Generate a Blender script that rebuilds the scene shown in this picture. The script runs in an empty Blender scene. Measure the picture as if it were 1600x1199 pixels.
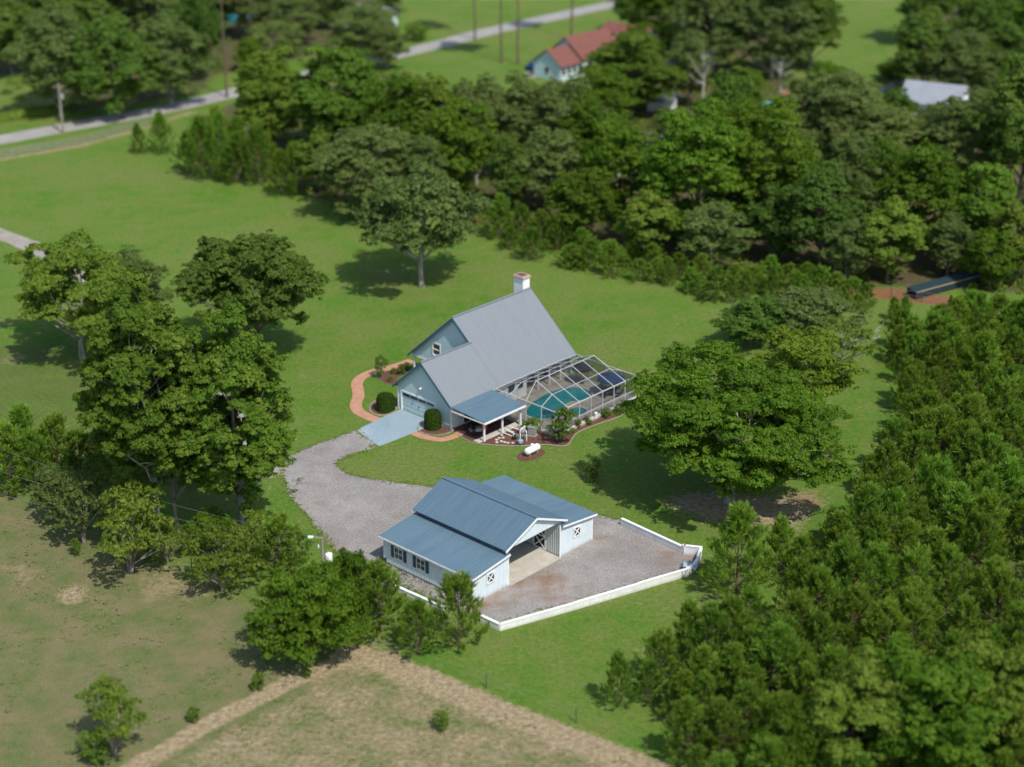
import bpy, bmesh, math, random
import numpy as np
from mathutils import Vector, Matrix, noise as mnoise
R = math.radians
rnd = random.Random(7)
SC = bpy.context.scene
COL = SC.collection

# ------------------------------------------------------------------ camera
F_PX, PITCH, CAMH = 2739.69, R(23.4246), 75.0
cam_d = bpy.data.cameras.new('camera'); cam = bpy.data.objects.new('camera', cam_d); COL.objects.link(cam)
cam.location = (0, 0, CAMH); cam.rotation_euler = (R(90) - PITCH, 0, 0)
cam_d.sensor_width = 36; cam_d.lens = F_PX / 1600 * 36
cam_d.clip_start = 1; cam_d.clip_end = 5000
cam_d.dof.use_dof = True; cam_d.dof.focus_distance = 161; cam_d.dof.aperture_fstop = 0.068
SC.camera = cam

# ------------------------------------------------------------------ light
A_SITE = R(42.67)
U = Vector((math.cos(A_SITE), -math.sin(A_SITE), 0)); W = Vector((math.sin(A_SITE), math.cos(A_SITE), 0))
travel = (U * -0.69 + W * 0.17 + Vector((0, 0, -1))).normalized()
to_sun = -travel
ELEV = math.asin(to_sun.z); AZ = math.atan2(to_sun.x, to_sun.y)
wd = bpy.data.worlds.new('World'); SC.world = wd; wd.use_nodes = True
nt = wd.node_tree; nt.nodes.clear()
sky = nt.nodes.new('ShaderNodeTexSky'); sky.sky_type = 'NISHITA'; sky.sun_disc = False
sky.sun_elevation = ELEV; sky.sun_rotation = AZ; sky.air_density = 1.0; sky.dust_density = 1.2
bg = nt.nodes.new('ShaderNodeBackground'); bg.inputs[1].default_value = 0.15
wo = nt.nodes.new('ShaderNodeOutputWorld')
nt.links.new(sky.outputs[0], bg.inputs[0]); nt.links.new(bg.outputs[0], wo.inputs[0])
sun_d = bpy.data.lights.new('sun', 'SUN'); sun_d.energy = 3.8; sun_d.angle = R(0.55); sun_d.color = (1, .955, .87)
sun = bpy.data.objects.new('sun', sun_d); COL.objects.link(sun)
sun.rotation_euler = travel.to_track_quat('-Z', 'Y').to_euler(); sun.location = (0, 0, 120)
SC.view_settings.view_transform = 'Standard'; SC.view_settings.look = 'None'
SC.view_settings.exposure = 0.30; SC.view_settings.gamma = 1
SC.view_settings.use_curve_mapping = False
SC.cycles.max_bounces = 6; SC.cycles.transparent_max_bounces = 16

# ------------------------------------------------------------------ pixel helpers (photo pixels -> ground points)
CP, SP = math.cos(PITCH), math.sin(PITCH)
def ray(px, py):
    a = (px - 800) / F_PX; b = -(py - 599.5) / F_PX
    return Vector((a, CP + b * SP, -SP + b * CP))
def gp(px, py, z=0.0):
    d = ray(px, py); t = (z - CAMH) / d.z
    return Vector((d.x * t, d.y * t, z))
def px_height(P, ty):
    d = ray(0, ty); t = P.y / d.y
    return CAMH + d.z * t - P.z
def depth(P): return P.y * CP - (P.z - CAMH) * SP
def px_width(P, w): return depth(P) * w / F_PX

# ------------------------------------------------------------------ objects helpers
def tag(o, label=None, cat=None, group=None, kind=None):
    if label: o['label'] = label
    if cat: o['category'] = cat
    if group: o['group'] = group
    if kind: o['kind'] = kind
    return o
def empty(name, loc=(0, 0, 0), rz=0, label=None, cat=None, group=None):
    o = bpy.data.objects.new(name, None); COL.objects.link(o); o.location = loc; o.rotation_euler = (0, 0, rz)
    o.empty_display_size = .3
    return tag(o, label, cat, group)
class MB:
    def __init__(s): s.v = []; s.f = []
    def poly(s, pts):
        n = len(s.v); s.v += [tuple(p) for p in pts]; s.f.append(tuple(range(n, n + len(pts)))); return s
    def box(s, x0, x1, y0, y1, z0, z1):
        n = len(s.v)
        s.v += [(x0,y0,z0),(x1,y0,z0),(x1,y1,z0),(x0,y1,z0),(x0,y0,z1),(x1,y0,z1),(x1,y1,z1),(x0,y1,z1)]
        s.f += [tuple(n + i for i in q) for q in ((0,3,2,1),(4,5,6,7),(0,1,5,4),(1,2,6,5),(2,3,7,6),(3,0,4,7))]; return s
    def bar(s, a, b, w, h=None, up=(0, 0, 1)):
        a, b = Vector(a), Vector(b); h = h or w; d = (b - a)
        d.normalize(); u = Vector(up)
        if abs(d.dot(u)) > .98: u = Vector((1, 0, 0))
        x = d.cross(u).normalized() * w / 2; y = x.cross(d).normalized() * h / 2
        n = len(s.v)
        for p in (a, b):
            for q in (-x - y, x - y, x + y, -x + y): s.v.append(tuple(p + q))
        s.f += [tuple(n + i for i in q) for q in ((3,2,1,0),(4,5,6,7),(0,1,5,4),(1,2,6,5),(2,3,7,6),(3,0,4,7))]; return s
    def tube(s, pts, rad, n=6, cap=True):
        pts = [Vector(p) for p in pts]; k0 = len(s.v); m = len(pts)
        if not hasattr(rad, '__len__'): rad = [rad] * m
        for i, p in enumerate(pts):
            d = (pts[min(i + 1, m - 1)] - pts[max(i - 1, 0)]).normalized()
            u = Vector((0, 0, 1)) if abs(d.z) < .9 else Vector((1, 0, 0))
            x = d.cross(u).normalized(); y = d.cross(x)
            for j in range(n):
                t = 2 * math.pi * j / n
                s.v.append(tuple(p + (x * math.cos(t) + y * math.sin(t)) * rad[i]))
        for i in range(m - 1):
            for j in range(n):
                s.f.append((k0 + i*n + j, k0 + i*n + (j+1) % n, k0 + (i+1)*n + (j+1) % n, k0 + (i+1)*n + j))
        if cap:
            s.f.append(tuple(k0 + j for j in range(n))[::-1]); s.f.append(tuple(k0 + (m-1)*n + j for j in range(n)))
        return s
    def lathe(s, prof, c=(0, 0, 0), n=16):
        k0 = len(s.v); m = len(prof)
        for r_, z in prof:
            for j in range(n):
                t = 2 * math.pi * j / n; s.v.append((c[0] + r_*math.cos(t), c[1] + r_*math.sin(t), c[2] + z))
        for i in range(m - 1):
            for j in range(n):
                s.f.append((k0 + i*n + j, k0 + i*n + (j+1) % n, k0 + (i+1)*n + (j+1) % n, k0 + (i+1)*n + j))
        s.f.append(tuple(k0 + j for j in range(n))[::-1]); s.f.append(tuple(k0 + (m-1)*n + j for j in range(n)))
        return s
    def prism(s, poly, z0, z1):
        n = len(poly); k = len(s.v)
        s.v += [(p[0], p[1], z0) for p in poly] + [(p[0], p[1], z1) for p in poly]
        s.f.append(tuple(range(k, k + n))[::-1]); s.f.append(tuple(range(k + n, k + 2*n)))
        for i in range(n): s.f.append((k + i, k + (i+1) % n, k + n + (i+1) % n, k + n + i))
        return s
    def mesh(s, name, mat, smooth=False):
        me = bpy.data.meshes.new(name); me.from_pydata(s.v, [], s.f); me.update()
        if mat: me.materials.append(mat)
        bm = bmesh.new(); bm.from_mesh(me); bmesh.ops.recalc_face_normals(bm, faces=bm.faces); bm.to_mesh(me); bm.free()
        if smooth:
            for p in me.polygons: p.use_smooth = True
        return me
    def build(s, name, mat, parent=None, smooth=False, bevel=0, **kw):
        o = bpy.data.objects.new(name, s.mesh(name, mat, smooth)); COL.objects.link(o)
        if parent: o.parent = parent
        if bevel:
            b = o.modifiers.new('bevel', 'BEVEL'); b.width = bevel; b.segments = 2; b.limit_method = 'ANGLE'
        return tag(o, **kw)
def link(name, me, parent=None, loc=None, **kw):
    o = bpy.data.objects.new(name, me); COL.objects.link(o)
    if parent: o.parent = parent
    if loc is not None: o.location = loc
    return tag(o, **kw)
def copy_tree(o, parent=None):
    c = o.copy(); COL.objects.link(c)
    if parent: c.parent = parent
    for ch in o.children: copy_tree(ch, c)
    return c
def spline(pts, per=8, closed=False):
    pts = [Vector(p) for p in pts]; n = len(pts); out = []
    for i in range(n if closed else n - 1):
        g = (lambda k: pts[k % n]) if closed else (lambda k: pts[max(0, min(n - 1, k))])
        p0, p1, p2, p3 = g(i - 1), g(i), g(i + 1), g(i + 2)
        for j in range(per):
            t = j / per
            out.append(.5 * ((2*p1) + (p2 - p0)*t + (2*p0 - 5*p1 + 4*p2 - p3)*t*t + (3*p1 - p0 - 3*p2 + p3)*t**3))
    if not closed: out.append(pts[-1])
    return out

# ------------------------------------------------------------------ materials
def new_mat(name):
    m = bpy.data.materials.new(name); m.use_nodes = True; t = m.node_tree; t.nodes.clear()
    out = t.nodes.new('ShaderNodeOutputMaterial'); return m, t, out
def N(t, typ, **kw):
    n = t.nodes.new(typ)
    for k, v in kw.items():
        if k in n.inputs: n.inputs[k].default_value = v
        else: setattr(n, k, v)
    return n
def L(t, a, b): t.links.new(a, b)
def noise_node(t, scale, detail=4, rough=.55, vec=None):
    n = N(t, 'ShaderNodeTexNoise', Scale=scale, Detail=detail, Roughness=rough)
    if vec is not None: L(t, vec, n.inputs['Vector'])
    return n.outputs['Fac']
def ramp(t, fac, stops):
    r = t.nodes.new('ShaderNodeValToRGB'); e = r.color_ramp.elements
    while len(e) < len(stops): e.new(.5)
    for i, (p, c) in enumerate(stops):
        e[i].position = p; e[i].color = (*c, 1) if hasattr(c, '__len__') else (c, c, c, 1)
    L(t, fac, r.inputs[0]); return r.outputs[0]
def mixc(t, f, a, b, mode='MIX'):
    m = t.nodes.new('ShaderNodeMix'); m.data_type = 'RGBA'; m.blend_type = mode
    for s, i in ((f, 0), (a, 6), (b, 7)):
        if hasattr(s, 'is_linked') or hasattr(s, 'links'): L(t, s, m.inputs[i])
        elif i == 0: m.inputs[0].default_value = s
        else: m.inputs[i].default_value = (*s, 1)
    return m.outputs[2]
def math_(t, op, a, b=0.0):
    m = t.nodes.new('ShaderNodeMath'); m.operation = op; m.use_clamp = op in ('ADD', 'MULTIPLY') and False
    for s, i in ((a, 0), (b, 1)):
        if hasattr(s, 'links'): L(t, s, m.inputs[i])
        else: m.inputs[i].default_value = s
    return m.outputs[0]
def objvec(t): return N(t, 'ShaderNodeTexCoord').outputs['Object']
def attr(t, name): return N(t, 'ShaderNodeAttribute', attribute_name=name).outputs['Fac']
def surf(name, c1, c2=None, scale=1.5, rough=.6, spec=.4, metal=0, bump=0, bscale=30, detail=6, lo=.35, hi=.65, coat=0, stretch=None, fine=0):
    m, t, out = new_mat(name); b = N(t, 'ShaderNodeBsdfPrincipled'); v = objvec(t)
    if stretch:
        mp = N(t, 'ShaderNodeMapping'); mp.inputs['Scale'].default_value = stretch; L(t, v, mp.inputs[0]); v = mp.outputs[0]
    if c2:
        f = ramp(t, noise_node(t, scale, detail, .6, v), [(lo, 0.0), (hi, 1.0)])
        c = mixc(t, f, c1, c2)
        if fine:
            c = mixc(t, fine, c, ramp(t, noise_node(t, bscale, 3, .6, v), [(.3, .25), (.7, 1.0)]), 'MULTIPLY')
        L(t, c, b.inputs['Base Color'])
    else: b.inputs['Base Color'].default_value = (*c1, 1)
    b.inputs['Roughness'].default_value = rough; b.inputs['Specular IOR Level'].default_value = spec
    b.inputs['Metallic'].default_value = metal; b.inputs['Coat Weight'].default_value = coat
    if bump:
        bp = N(t, 'ShaderNodeBump', Strength=bump, Distance=.05); L(t, noise_node(t, bscale, 5, .6, v), bp.inputs['Height'])
        L(t, bp.outputs[0], b.inputs['Normal'])
    L(t, b.outputs[0], out.inputs[0]); return m
def dirty_wall(name, c1, c2, dirt, top=.45, rough=.5):
    m, t, out = new_mat(name); b = N(t, 'ShaderNodeBsdfPrincipled', Roughness=rough); v = objvec(t)
    c = mixc(t, ramp(t, noise_node(t, .8, 5, .6, v), [(.35, 0.), (.65, 1.)]), c1, c2)
    mp = N(t, 'ShaderNodeMapping'); mp.inputs['Scale'].default_value = (6, 6, .5); L(t, v, mp.inputs[0])
    c = mixc(t, ramp(t, noise_node(t, 1.2, 4, .6, mp.outputs[0]), [(.5, 0.), (.8, .35)]), c, dirt)
    sx = N(t, 'ShaderNodeSeparateXYZ'); L(t, v, sx.inputs[0])
    g = math_(t, 'ADD', math_(t, 'DIVIDE', sx.outputs[2], top), math_(t, 'MULTIPLY', math_(t, 'SUBTRACT', noise_node(t, 2.5, 5, .7, v), .5), 1.3))
    c = mixc(t, ramp(t, g, [(.0, .55), (.75, 0.)]), c, dirt); L(t, c, b.inputs['Base Color']); L(t, b.outputs[0], out.inputs[0]); return m
def foliage(name, c1, c2, c3=None, trans=.48, rough=.6, hue=.010, val=.30):
    m, t, out = new_mat(name)
    tint = attr(t, 'tint')
    c = ramp(t, tint, [(0, c1), (.6, c2), (1, c3 or c2)])
    oi = N(t, 'ShaderNodeObjectInfo').outputs['Random']
    hs = N(t, 'ShaderNodeHueSaturation')
    L(t, math_(t, 'ADD', math_(t, 'MULTIPLY', oi, hue * 2), .5 - hue), hs.inputs['Hue'])
    L(t, math_(t, 'ADD', math_(t, 'MULTIPLY', math_(t, 'FRACT', math_(t, 'MULTIPLY', oi, 7.31)), val), 1 - val/2), hs.inputs['Value'])
    hs.inputs['Saturation'].default_value = 1
    L(t, c, hs.inputs['Color'])
    b = N(t, 'ShaderNodeBsdfPrincipled'); L(t, hs.outputs[0], b.inputs['Base Color'])
    b.inputs['Roughness'].default_value = rough; b.inputs['Specular IOR Level'].default_value = .15
    tr = N(t, 'ShaderNodeBsdfTranslucent')
    L(t, mixc(t, 1.0, hs.outputs[0], (1.45, 1.5, .5), 'MULTIPLY'), tr.inputs[0])
    mx = N(t, 'ShaderNodeMixShader'); mx.inputs[0].default_value = trans
    L(t, b.outputs[0], mx.inputs[1]); L(t, tr.outputs[0], mx.inputs[2]); L(t, mx.outputs[0], out.inputs[0])
    return m

M = {}
M['white'] = surf('white_paint', (.80, .80, .80), (.70, .71, .70), 2, rough=.5)
M['white_dirty'] = dirty_wall('white_block', (.74, .74, .73), (.62, .62, .60), (.34, .30, .23), .35, .75)
M['siding'] = surf('pale_blue_siding', (.48, .61, .61), (.44, .57, .575), .7, rough=.55)
M['barnwall'] = dirty_wall('pale_blue_metal_wall', (.63, .71, .745), (.58, .67, .71), (.36, .30, .24))
M['barnin'] = surf('grey_wall_panel', (.50, .53, .52), (.42, .45, .44), .6, rough=.5)
M['blueroof'] = surf('blue_metal_roof', (.072, .126, .172), (.094, .154, .203), .8, rough=.42, spec=.5, detail=8, lo=.3, hi=.72, stretch=(3, .25, .25))
M['bluelean'] = surf('blue_lean_roof', (.080, .138, .180), (.108, .172, .215), .8, rough=.42, spec=.5, detail=8, lo=.3, hi=.72, stretch=(1.6, .3, .3))
M['greyroof'] = surf('grey_metal_roof', (.178, .196, .214), (.196, .214, .232), .8, rough=.42, spec=.5, detail=8, lo=.3, hi=.72, stretch=(.25, 3, .25))
M['bluetrim'] = surf('dark_blue_trim', (.04, .10, .17), rough=.5)
M['dark'] = surf('dark_interior', (.02, .022, .025), rough=.7)
M['glass'] = surf('window_glass', (.03, .04, .045), rough=.08, spec=.8)
M['amber'] = surf('curtained_glass', (.10, .09, .05), (.04, .04, .03), 2, rough=.12, spec=.7)
M['shutter'] = surf('dark_blue_shutter', (.035, .075, .10), rough=.55)
M['concrete'] = surf('pale_concrete', (.50, .47, .40), (.40, .37, .31), .9, rough=.8, bump=.2, bscale=12, fine=.25)
M['deck'] = surf('tan_pool_deck', (.44, .41, .34), (.37, .34, .28), .8, rough=.8, bump=.2, bscale=14, fine=.25)
M['bluecon'] = surf('blue_stained_concrete', (.215, .305, .36), (.32, .39, .42), .45, rough=.7, bump=.15, bscale=9, lo=.3, hi=.75, stretch=(1, .35, 1), fine=.25)
M['pink'] = surf('salmon_walkway', (.50, .27, .17), (.40, .20, .13), 1.2, rough=.8, bump=.3, bscale=20, fine=.3)
M['mulch'] = surf('red_brown_mulch', (.19, .085, .055), (.10, .046, .032), 3, rough=.95, bump=1, bscale=18, fine=.6)
M['paver'] = surf('dark_red_paver', (.16, .055, .04), (.09, .035, .028), 2.5, rough=.85, bump=.3, bscale=16, fine=.4)
M['stone'] = surf('pale_edging_stone', (.27, .25, .17), (.19, .18, .11), 4, rough=.9)
M['bark'] = surf('grey_brown_bark', (.20, .165, .13), (.09, .07, .055), 3, rough=.95, bump=1, bscale=9, stretch=(1, 1, .25))
M['palebark'] = surf('pale_grey_bark', (.34, .31, .27), (.16, .14, .11), 2.2, rough=.9, bump=.8, bscale=9, stretch=(1, 1, .3))
M['deadwood'] = surf('bleached_dead_wood', (.44, .41, .37), (.28, .25, .22), 2.2, rough=.9)
M['pinebark'] = surf('red_brown_pine_bark', (.17, .11, .08), (.09, .06, .045), 4, rough=.95, bump=1, bscale=12, stretch=(1, 1, .4))
M['steel'] = surf('galvanised_steel', (.45, .47, .48), (.36, .38, .4), 6, rough=.45, metal=.4)
M['black'] = surf('black_plastic', (.018, .018, .02), rough=.45)
M['red'] = surf('red_enamel', (.55, .05, .03), rough=.35)
M['poolgrey'] = surf('grey_tank_plastic', (.30, .29, .27), (.24, .23, .21), 3, rough=.5)
M['bluegrey'] = surf('blue_grey_plastic', (.24, .33, .37), (.18, .26, .30), 3, rough=.5)
M['navy'] = surf('navy_canvas', (.012, .045, .13), (.018, .06, .16), 2, rough=.8)
M['redroof'] = surf('red_shingle_roof', (.21, .08, .06), (.17, .065, .05), .8, rough=.8, fine=.3, bscale=5)
M['paleroof'] = surf('pale_metal_roof', (.27, .29, .33), (.23, .25, .28), .4, rough=.45)
M['wood'] = surf('weathered_wood', (.26, .24, .21), (.18, .165, .145), 2, rough=.9)
M['post'] = surf('dark_fence_post', (.07, .06, .05), rough=.9)
M['wire'] = surf('fence_wire', (.22, .21, .2), rough=.6, metal=.3)
M['polewood'] = surf('grey_pole_wood', (.28, .25, .21), (.20, .18, .15), 2, rough=.9, stretch=(1, 1, .2))
M['teal'] = surf('teal_cover', (.03, .22, .26), rough=.6)
M['asphalt'] = surf('pale_worn_road', (.34, .32, .30), (.27, .255, .24), .3, rough=.9, fine=.3, bscale=3)
M['lane'] = surf('pale_gravel_lane', (.36, .32, .28), (.27, .24, .2), .5, rough=.95, fine=.4, bscale=6)
M['hoopgold'] = surf('straw', (.3, .25, .13), rough=.9)

FOL = {
 'tulip': foliage('tulip_tree_leaves', (0.072, 0.150, 0.014), (0.120, 0.216, 0.024), (0.240, 0.318, 0.050)),
 'oak':   foliage('oak_leaves', (0.062, 0.130, 0.010), (0.101, 0.182, 0.014), (0.156, 0.246, 0.026)),
 'dark':  foliage('dark_oak_leaves', (0.071, 0.132, 0.022), (0.110, 0.185, 0.030), (0.168, 0.251, 0.047)),
 'grey':  foliage('grey_green_leaves', (0.108, 0.154, 0.041), (0.152, 0.207, 0.057), (0.207, 0.260, 0.081)),
 'olive': foliage('olive_leaves', (0.103, 0.161, 0.021), (0.152, 0.218, 0.029), (0.218, 0.284, 0.045)),
 'bright':foliage('bright_green_leaves', (0.084, 0.157, 0.015), (0.130, 0.211, 0.026), (0.185, 0.265, 0.044)),
 'yellow':foliage('yellow_green_leaves', (0.102, 0.173, 0.014), (0.158, 0.239, 0.024), (0.230, 0.291, 0.041)),
 'pine':  foliage('pine_needles', (0.079, 0.156, 0.021), (0.158, 0.253, 0.034), (0.290, 0.389, 0.058), trans=.46, hue=.014, val=.42),
 'hedge': foliage('hedge_leaves', (0.034, 0.078, 0.010), (0.056, 0.112, 0.014), (0.086, 0.150, 0.020)),
}

# ------------------------------------------------------------------ sheets on the ground
def strip(name, pts, width, z, mat, jag=0, per=8, **kw):
    c = spline([(p[0], p[1], 0) for p in pts], per); a, b = [], []
    for i, p in enumerate(c):
        d = (c[min(i+1, len(c)-1)] - c[max(i-1, 0)]).normalized(); n = Vector((-d.y, d.x, 0))
        w = width if not callable(width) else width(i / (len(c)-1))
        ja, jb = (rnd.uniform(-jag, jag), rnd.uniform(-jag, jag)) if jag else (0, 0)
        a.append(p + n*(w/2 + ja)); b.append(p - n*(w/2 + jb))
    m = MB(); k = len(c)
    m.v = [(q.x, q.y, z) for q in a + b]
    m.f = [(i, i+1, k+i+1, k+i) for i in range(k-1)]
    return m.build(name, mat, **kw)
def sheet(name, poly, z, mat, jag=0, step=.5, thick=0, **kw):
    out = []
    n = len(poly)
    for i in range(n):
        a, b = Vector(poly[i]), Vector(poly[(i+1) % n]); k = max(1, int((b-a).length/step)) if jag else 1
        for j in range(k):
            p = a.lerp(b, j/k)
            if jag: p = p + Vector((rnd.uniform(-jag, jag), rnd.uniform(-jag, jag), 0)) + Vector((mnoise.noise(p*.4), mnoise.noise(p*.4+Vector((9, 3, 1))), 0))*jag*1.5
            out.append(p)
    bm = bmesh.new(); vs = [bm.verts.new((p.x, p.y, z)) for p in out]; es = [bm.edges.new((vs[i], vs[(i+1) % len(vs)])) for i in range(len(vs))]
    bmesh.ops.triangle_fill(bm, use_beauty=True, use_dissolve=False, edges=es)
    if thick:
        r = bmesh.ops.extrude_face_region(bm, geom=list(bm.faces))
        for v in [e for e in r['geom'] if isinstance(e, bmesh.types.BMVert)]: v.co.z -= thick
    bmesh.ops.recalc_face_normals(bm, faces=bm.faces)
    if not thick:
        for f in bm.faces:
            if f.normal.z < 0: f.normal_flip()
    me = bpy.data.meshes.new(name); bm.to_mesh(me); bm.free(); me.materials.append(mat)
    return link(name, me, **kw)

# ground masks -----------------------------------------------------------------
def G(lst): return [(gp(*p).x, gp(*p).y) for p in lst]
def sd_poly(X, Y, poly):           # signed distance to a polygon, + inside
    P = np.array(poly); n = len(P); d = np.full(X.shape, 1e9); ins = np.zeros(X.shape, bool)
    for i in range(n):
        ax, ay = P[i]; bx, by = P[(i+1) % n]; ex, ey = bx-ax, by-ay
        t = np.clip(((X-ax)*ex + (Y-ay)*ey) / (ex*ex+ey*ey+1e-9), 0, 1)
        d = np.minimum(d, np.hypot(X-ax-t*ex, Y-ay-t*ey))
        c = ((ay > Y) != (by > Y)) & (X < ex*(Y-ay)/(ey+1e-12) + ax); ins ^= c
    return np.where(ins, d, -d)
def d_line(X, Y, pts):
    d = np.full(X.shape, 1e9)
    for (ax, ay), (bx, by) in zip(pts[:-1], pts[1:]):
        ex, ey = bx-ax, by-ay; t = np.clip(((X-ax)*ex + (Y-ay)*ey)/(ex*ex+ey*ey+1e-9), 0, 1)
        d = np.minimum(d, np.hypot(X-ax-t*ex, Y-ay-t*ey))
    return d
def sstep(x, a, b): t = np.clip((x-a)/(b-a), 0, 1); return t*t*(3-2*t)

PASTURE = G([(-900, 600), (0, 772), (60, 785), (130, 830), (240, 880), (330, 915), (420, 960), (500, 1010), (575, 1030), (700, 1072), (860, 1135), (1010, 1199), (1130, 1260), (1130, 1500), (-900, 1500)])
LOWER = G([(170, 1230), (260, 1170), (400, 1095), (500, 1045), (575, 1030), (700, 1072), (860, 1135), (1010, 1199), (1130, 1260), (1130, 1500), (170, 1500)])
TRACK1 = G([(150, 1260), (215, 1193), (270, 1165), (330, 1128), (400, 1095), (460, 1062), (540, 1034)])
TRACK2 = G([(545, 1022), (600, 1034), (700, 1076), (790, 1115), (880, 1150), (960, 1180), (1060, 1225)])
DIRT_OAK = G([(1010, 775), (1080, 755), (1180, 765), (1270, 758), (1310, 775), (1290, 815), (1245, 850), (1170, 835), (1090, 822), (1030, 805)])
RED_BANK = G([(1330, 448), (1400, 452), (1470, 462), (1520, 470), (1500, 482), (1440, 474), (1370, 466), (1325, 462)])
RED_OAK = G([(1225, 765), (1290, 765), (1300, 790), (1250, 800)])
WOODS = G([(470, 150), (560, 120), (640, 110), (700, 150), (800, 160), (860, 135), (980, 90), (1100, 60), (1240, 130), (1340, 135), (1450, 110), (1700, 110), (1800, 470), (1600, 462), (1480, 455), (1340, 450), (1180, 430), (1050, 405), (920, 385), (800, 375), (700, 345), (560, 340), (480, 310), (440, 290), (290, 262), (290, 190), (380, 150)])
WOODS2 = G([(-300, 195), (90, 182), (330, 148), (350, 120), (500, 90), (620, 60), (640, 0), (640, -60), (-500, -60)])
WOODS3 = G([(1000, 60), (980, 10), (1000, -60), (1330, -60), (1290, 10), (1270, 110), (1150, 110)])
WOODS4 = G([(1410, 120), (1400, 40), (1420, -60), (1900, -60), (1900, 150)])
PLANT = G([(1380, 545), (1480, 520), (1800, 520), (1900, 1400), (1180, 1400), (1050, 1180), (960, 1090), (1010, 1078), (1082, 1022), (1145, 988), (1215, 960), (1232, 905), (1268, 860), (1325, 800), (1362, 738), (1400, 690), (1388, 620)])
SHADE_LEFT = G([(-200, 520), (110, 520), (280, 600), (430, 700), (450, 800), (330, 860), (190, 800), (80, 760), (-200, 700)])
CLEAR_N = G([(-300, 175), (-300, 118), (85, 115), (95, 172)])

xs = np.concatenate([[-2500, -900, -400, -220], np.linspace(-135, 135, 330), [220, 400, 900, 2500]])
ys = np.concatenate([[-900, -200, 0, 50, 80], np.linspace(96, 400, 360), [460, 600, 900, 1500, 3500]])
GX, GY = np.meshgrid(xs, ys)
X, Y = GX.ravel(), GY.ravel()
pas = sstep(sd_poly(X, Y, PASTURE), -1.2, 1.5)
low = sstep(sd_poly(X, Y, LOWER), -.8, 2.5)
dirt = np.maximum(sstep(-d_line(X, Y, TRACK1), -1.5, -.2), sstep(-d_line(X, Y, TRACK2), -2.2, -.4))
dirt = np.maximum(dirt, .75*sstep(sd_poly(X, Y, DIRT_OAK), -1.5, 3.5))
dirt = np.maximum(dirt, (.47*low))
dirt = np.maximum(dirt, .55*sstep(-d_line(X, Y, G([(-60, 258), (0, 249), (120, 229), (232, 198), (300, 176)])), -2.2, -.3))
def blob(px, py, r): c = gp(px, py); return sstep(-np.hypot(X-c.x, (Y-c.y)*.8), -r, -r*.2)
for px, py, r, a_ in ((112, 930, 1.6, .9), (262, 908, 3.4, .62), (300, 925, 2.5, .6), (420, 990, 2.6, .62), (585, 1035, 3, .7), (20, 560, 2.2, .6), (20, 900, 3, .5), (200, 350, 4, .45), (205, 660, 3.5, .55), (1120, 1199, 4, .5), (690, 1150, 4, .6), (800, 1180, 4, .6), (1010, 1010, 1.8, .5), (930, 595, 2, .4), (470, 590, 2.5, .45), (1215, 640, 3, .48), (1195, 720, 3, .5)): dirt = np.maximum(dirt, .72*a_*blob(px, py, r*1.7))
red = np.maximum(sstep(sd_poly(X, Y, RED_BANK), -1.5, 1.5), .5*sstep(sd_poly(X, Y, RED_OAK), -1.5, 2))
red = np.maximum(red, .8*sstep(sd_poly(X, Y, G([(112, 680), (180, 690), (176, 716), (108, 706)])), -1, 1.5))
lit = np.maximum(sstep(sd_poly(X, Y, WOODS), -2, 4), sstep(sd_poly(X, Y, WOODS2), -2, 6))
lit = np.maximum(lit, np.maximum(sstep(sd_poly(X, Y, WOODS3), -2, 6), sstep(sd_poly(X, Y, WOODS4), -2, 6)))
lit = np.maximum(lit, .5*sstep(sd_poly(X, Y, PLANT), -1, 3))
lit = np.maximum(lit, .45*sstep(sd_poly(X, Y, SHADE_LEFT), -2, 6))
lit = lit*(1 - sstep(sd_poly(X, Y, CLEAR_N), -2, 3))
ny, nx = GX.shape
idx = np.arange(nx*ny).reshape(ny, nx)
quads = np.stack([idx[:-1, :-1], idx[:-1, 1:], idx[1:, 1:], idx[1:, :-1]], -1).reshape(-1, 4)
def np_mesh(name, co, faces, mat):
    k = faces.shape[1]
    me = bpy.data.meshes.new(name); me.vertices.add(len(co)); me.vertices.foreach_set('co', np.ascontiguousarray(co, np.float32).ravel())
    me.loops.add(faces.size); me.loops.foreach_set('vertex_index', np.ascontiguousarray(faces, np.int32).ravel())
    me.polygons.add(len(faces)); me.polygons.foreach_set('loop_start', np.arange(len(faces), dtype=np.int32)*k)
    me.update(calc_edges=True); me.materials.append(mat); return me

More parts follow.
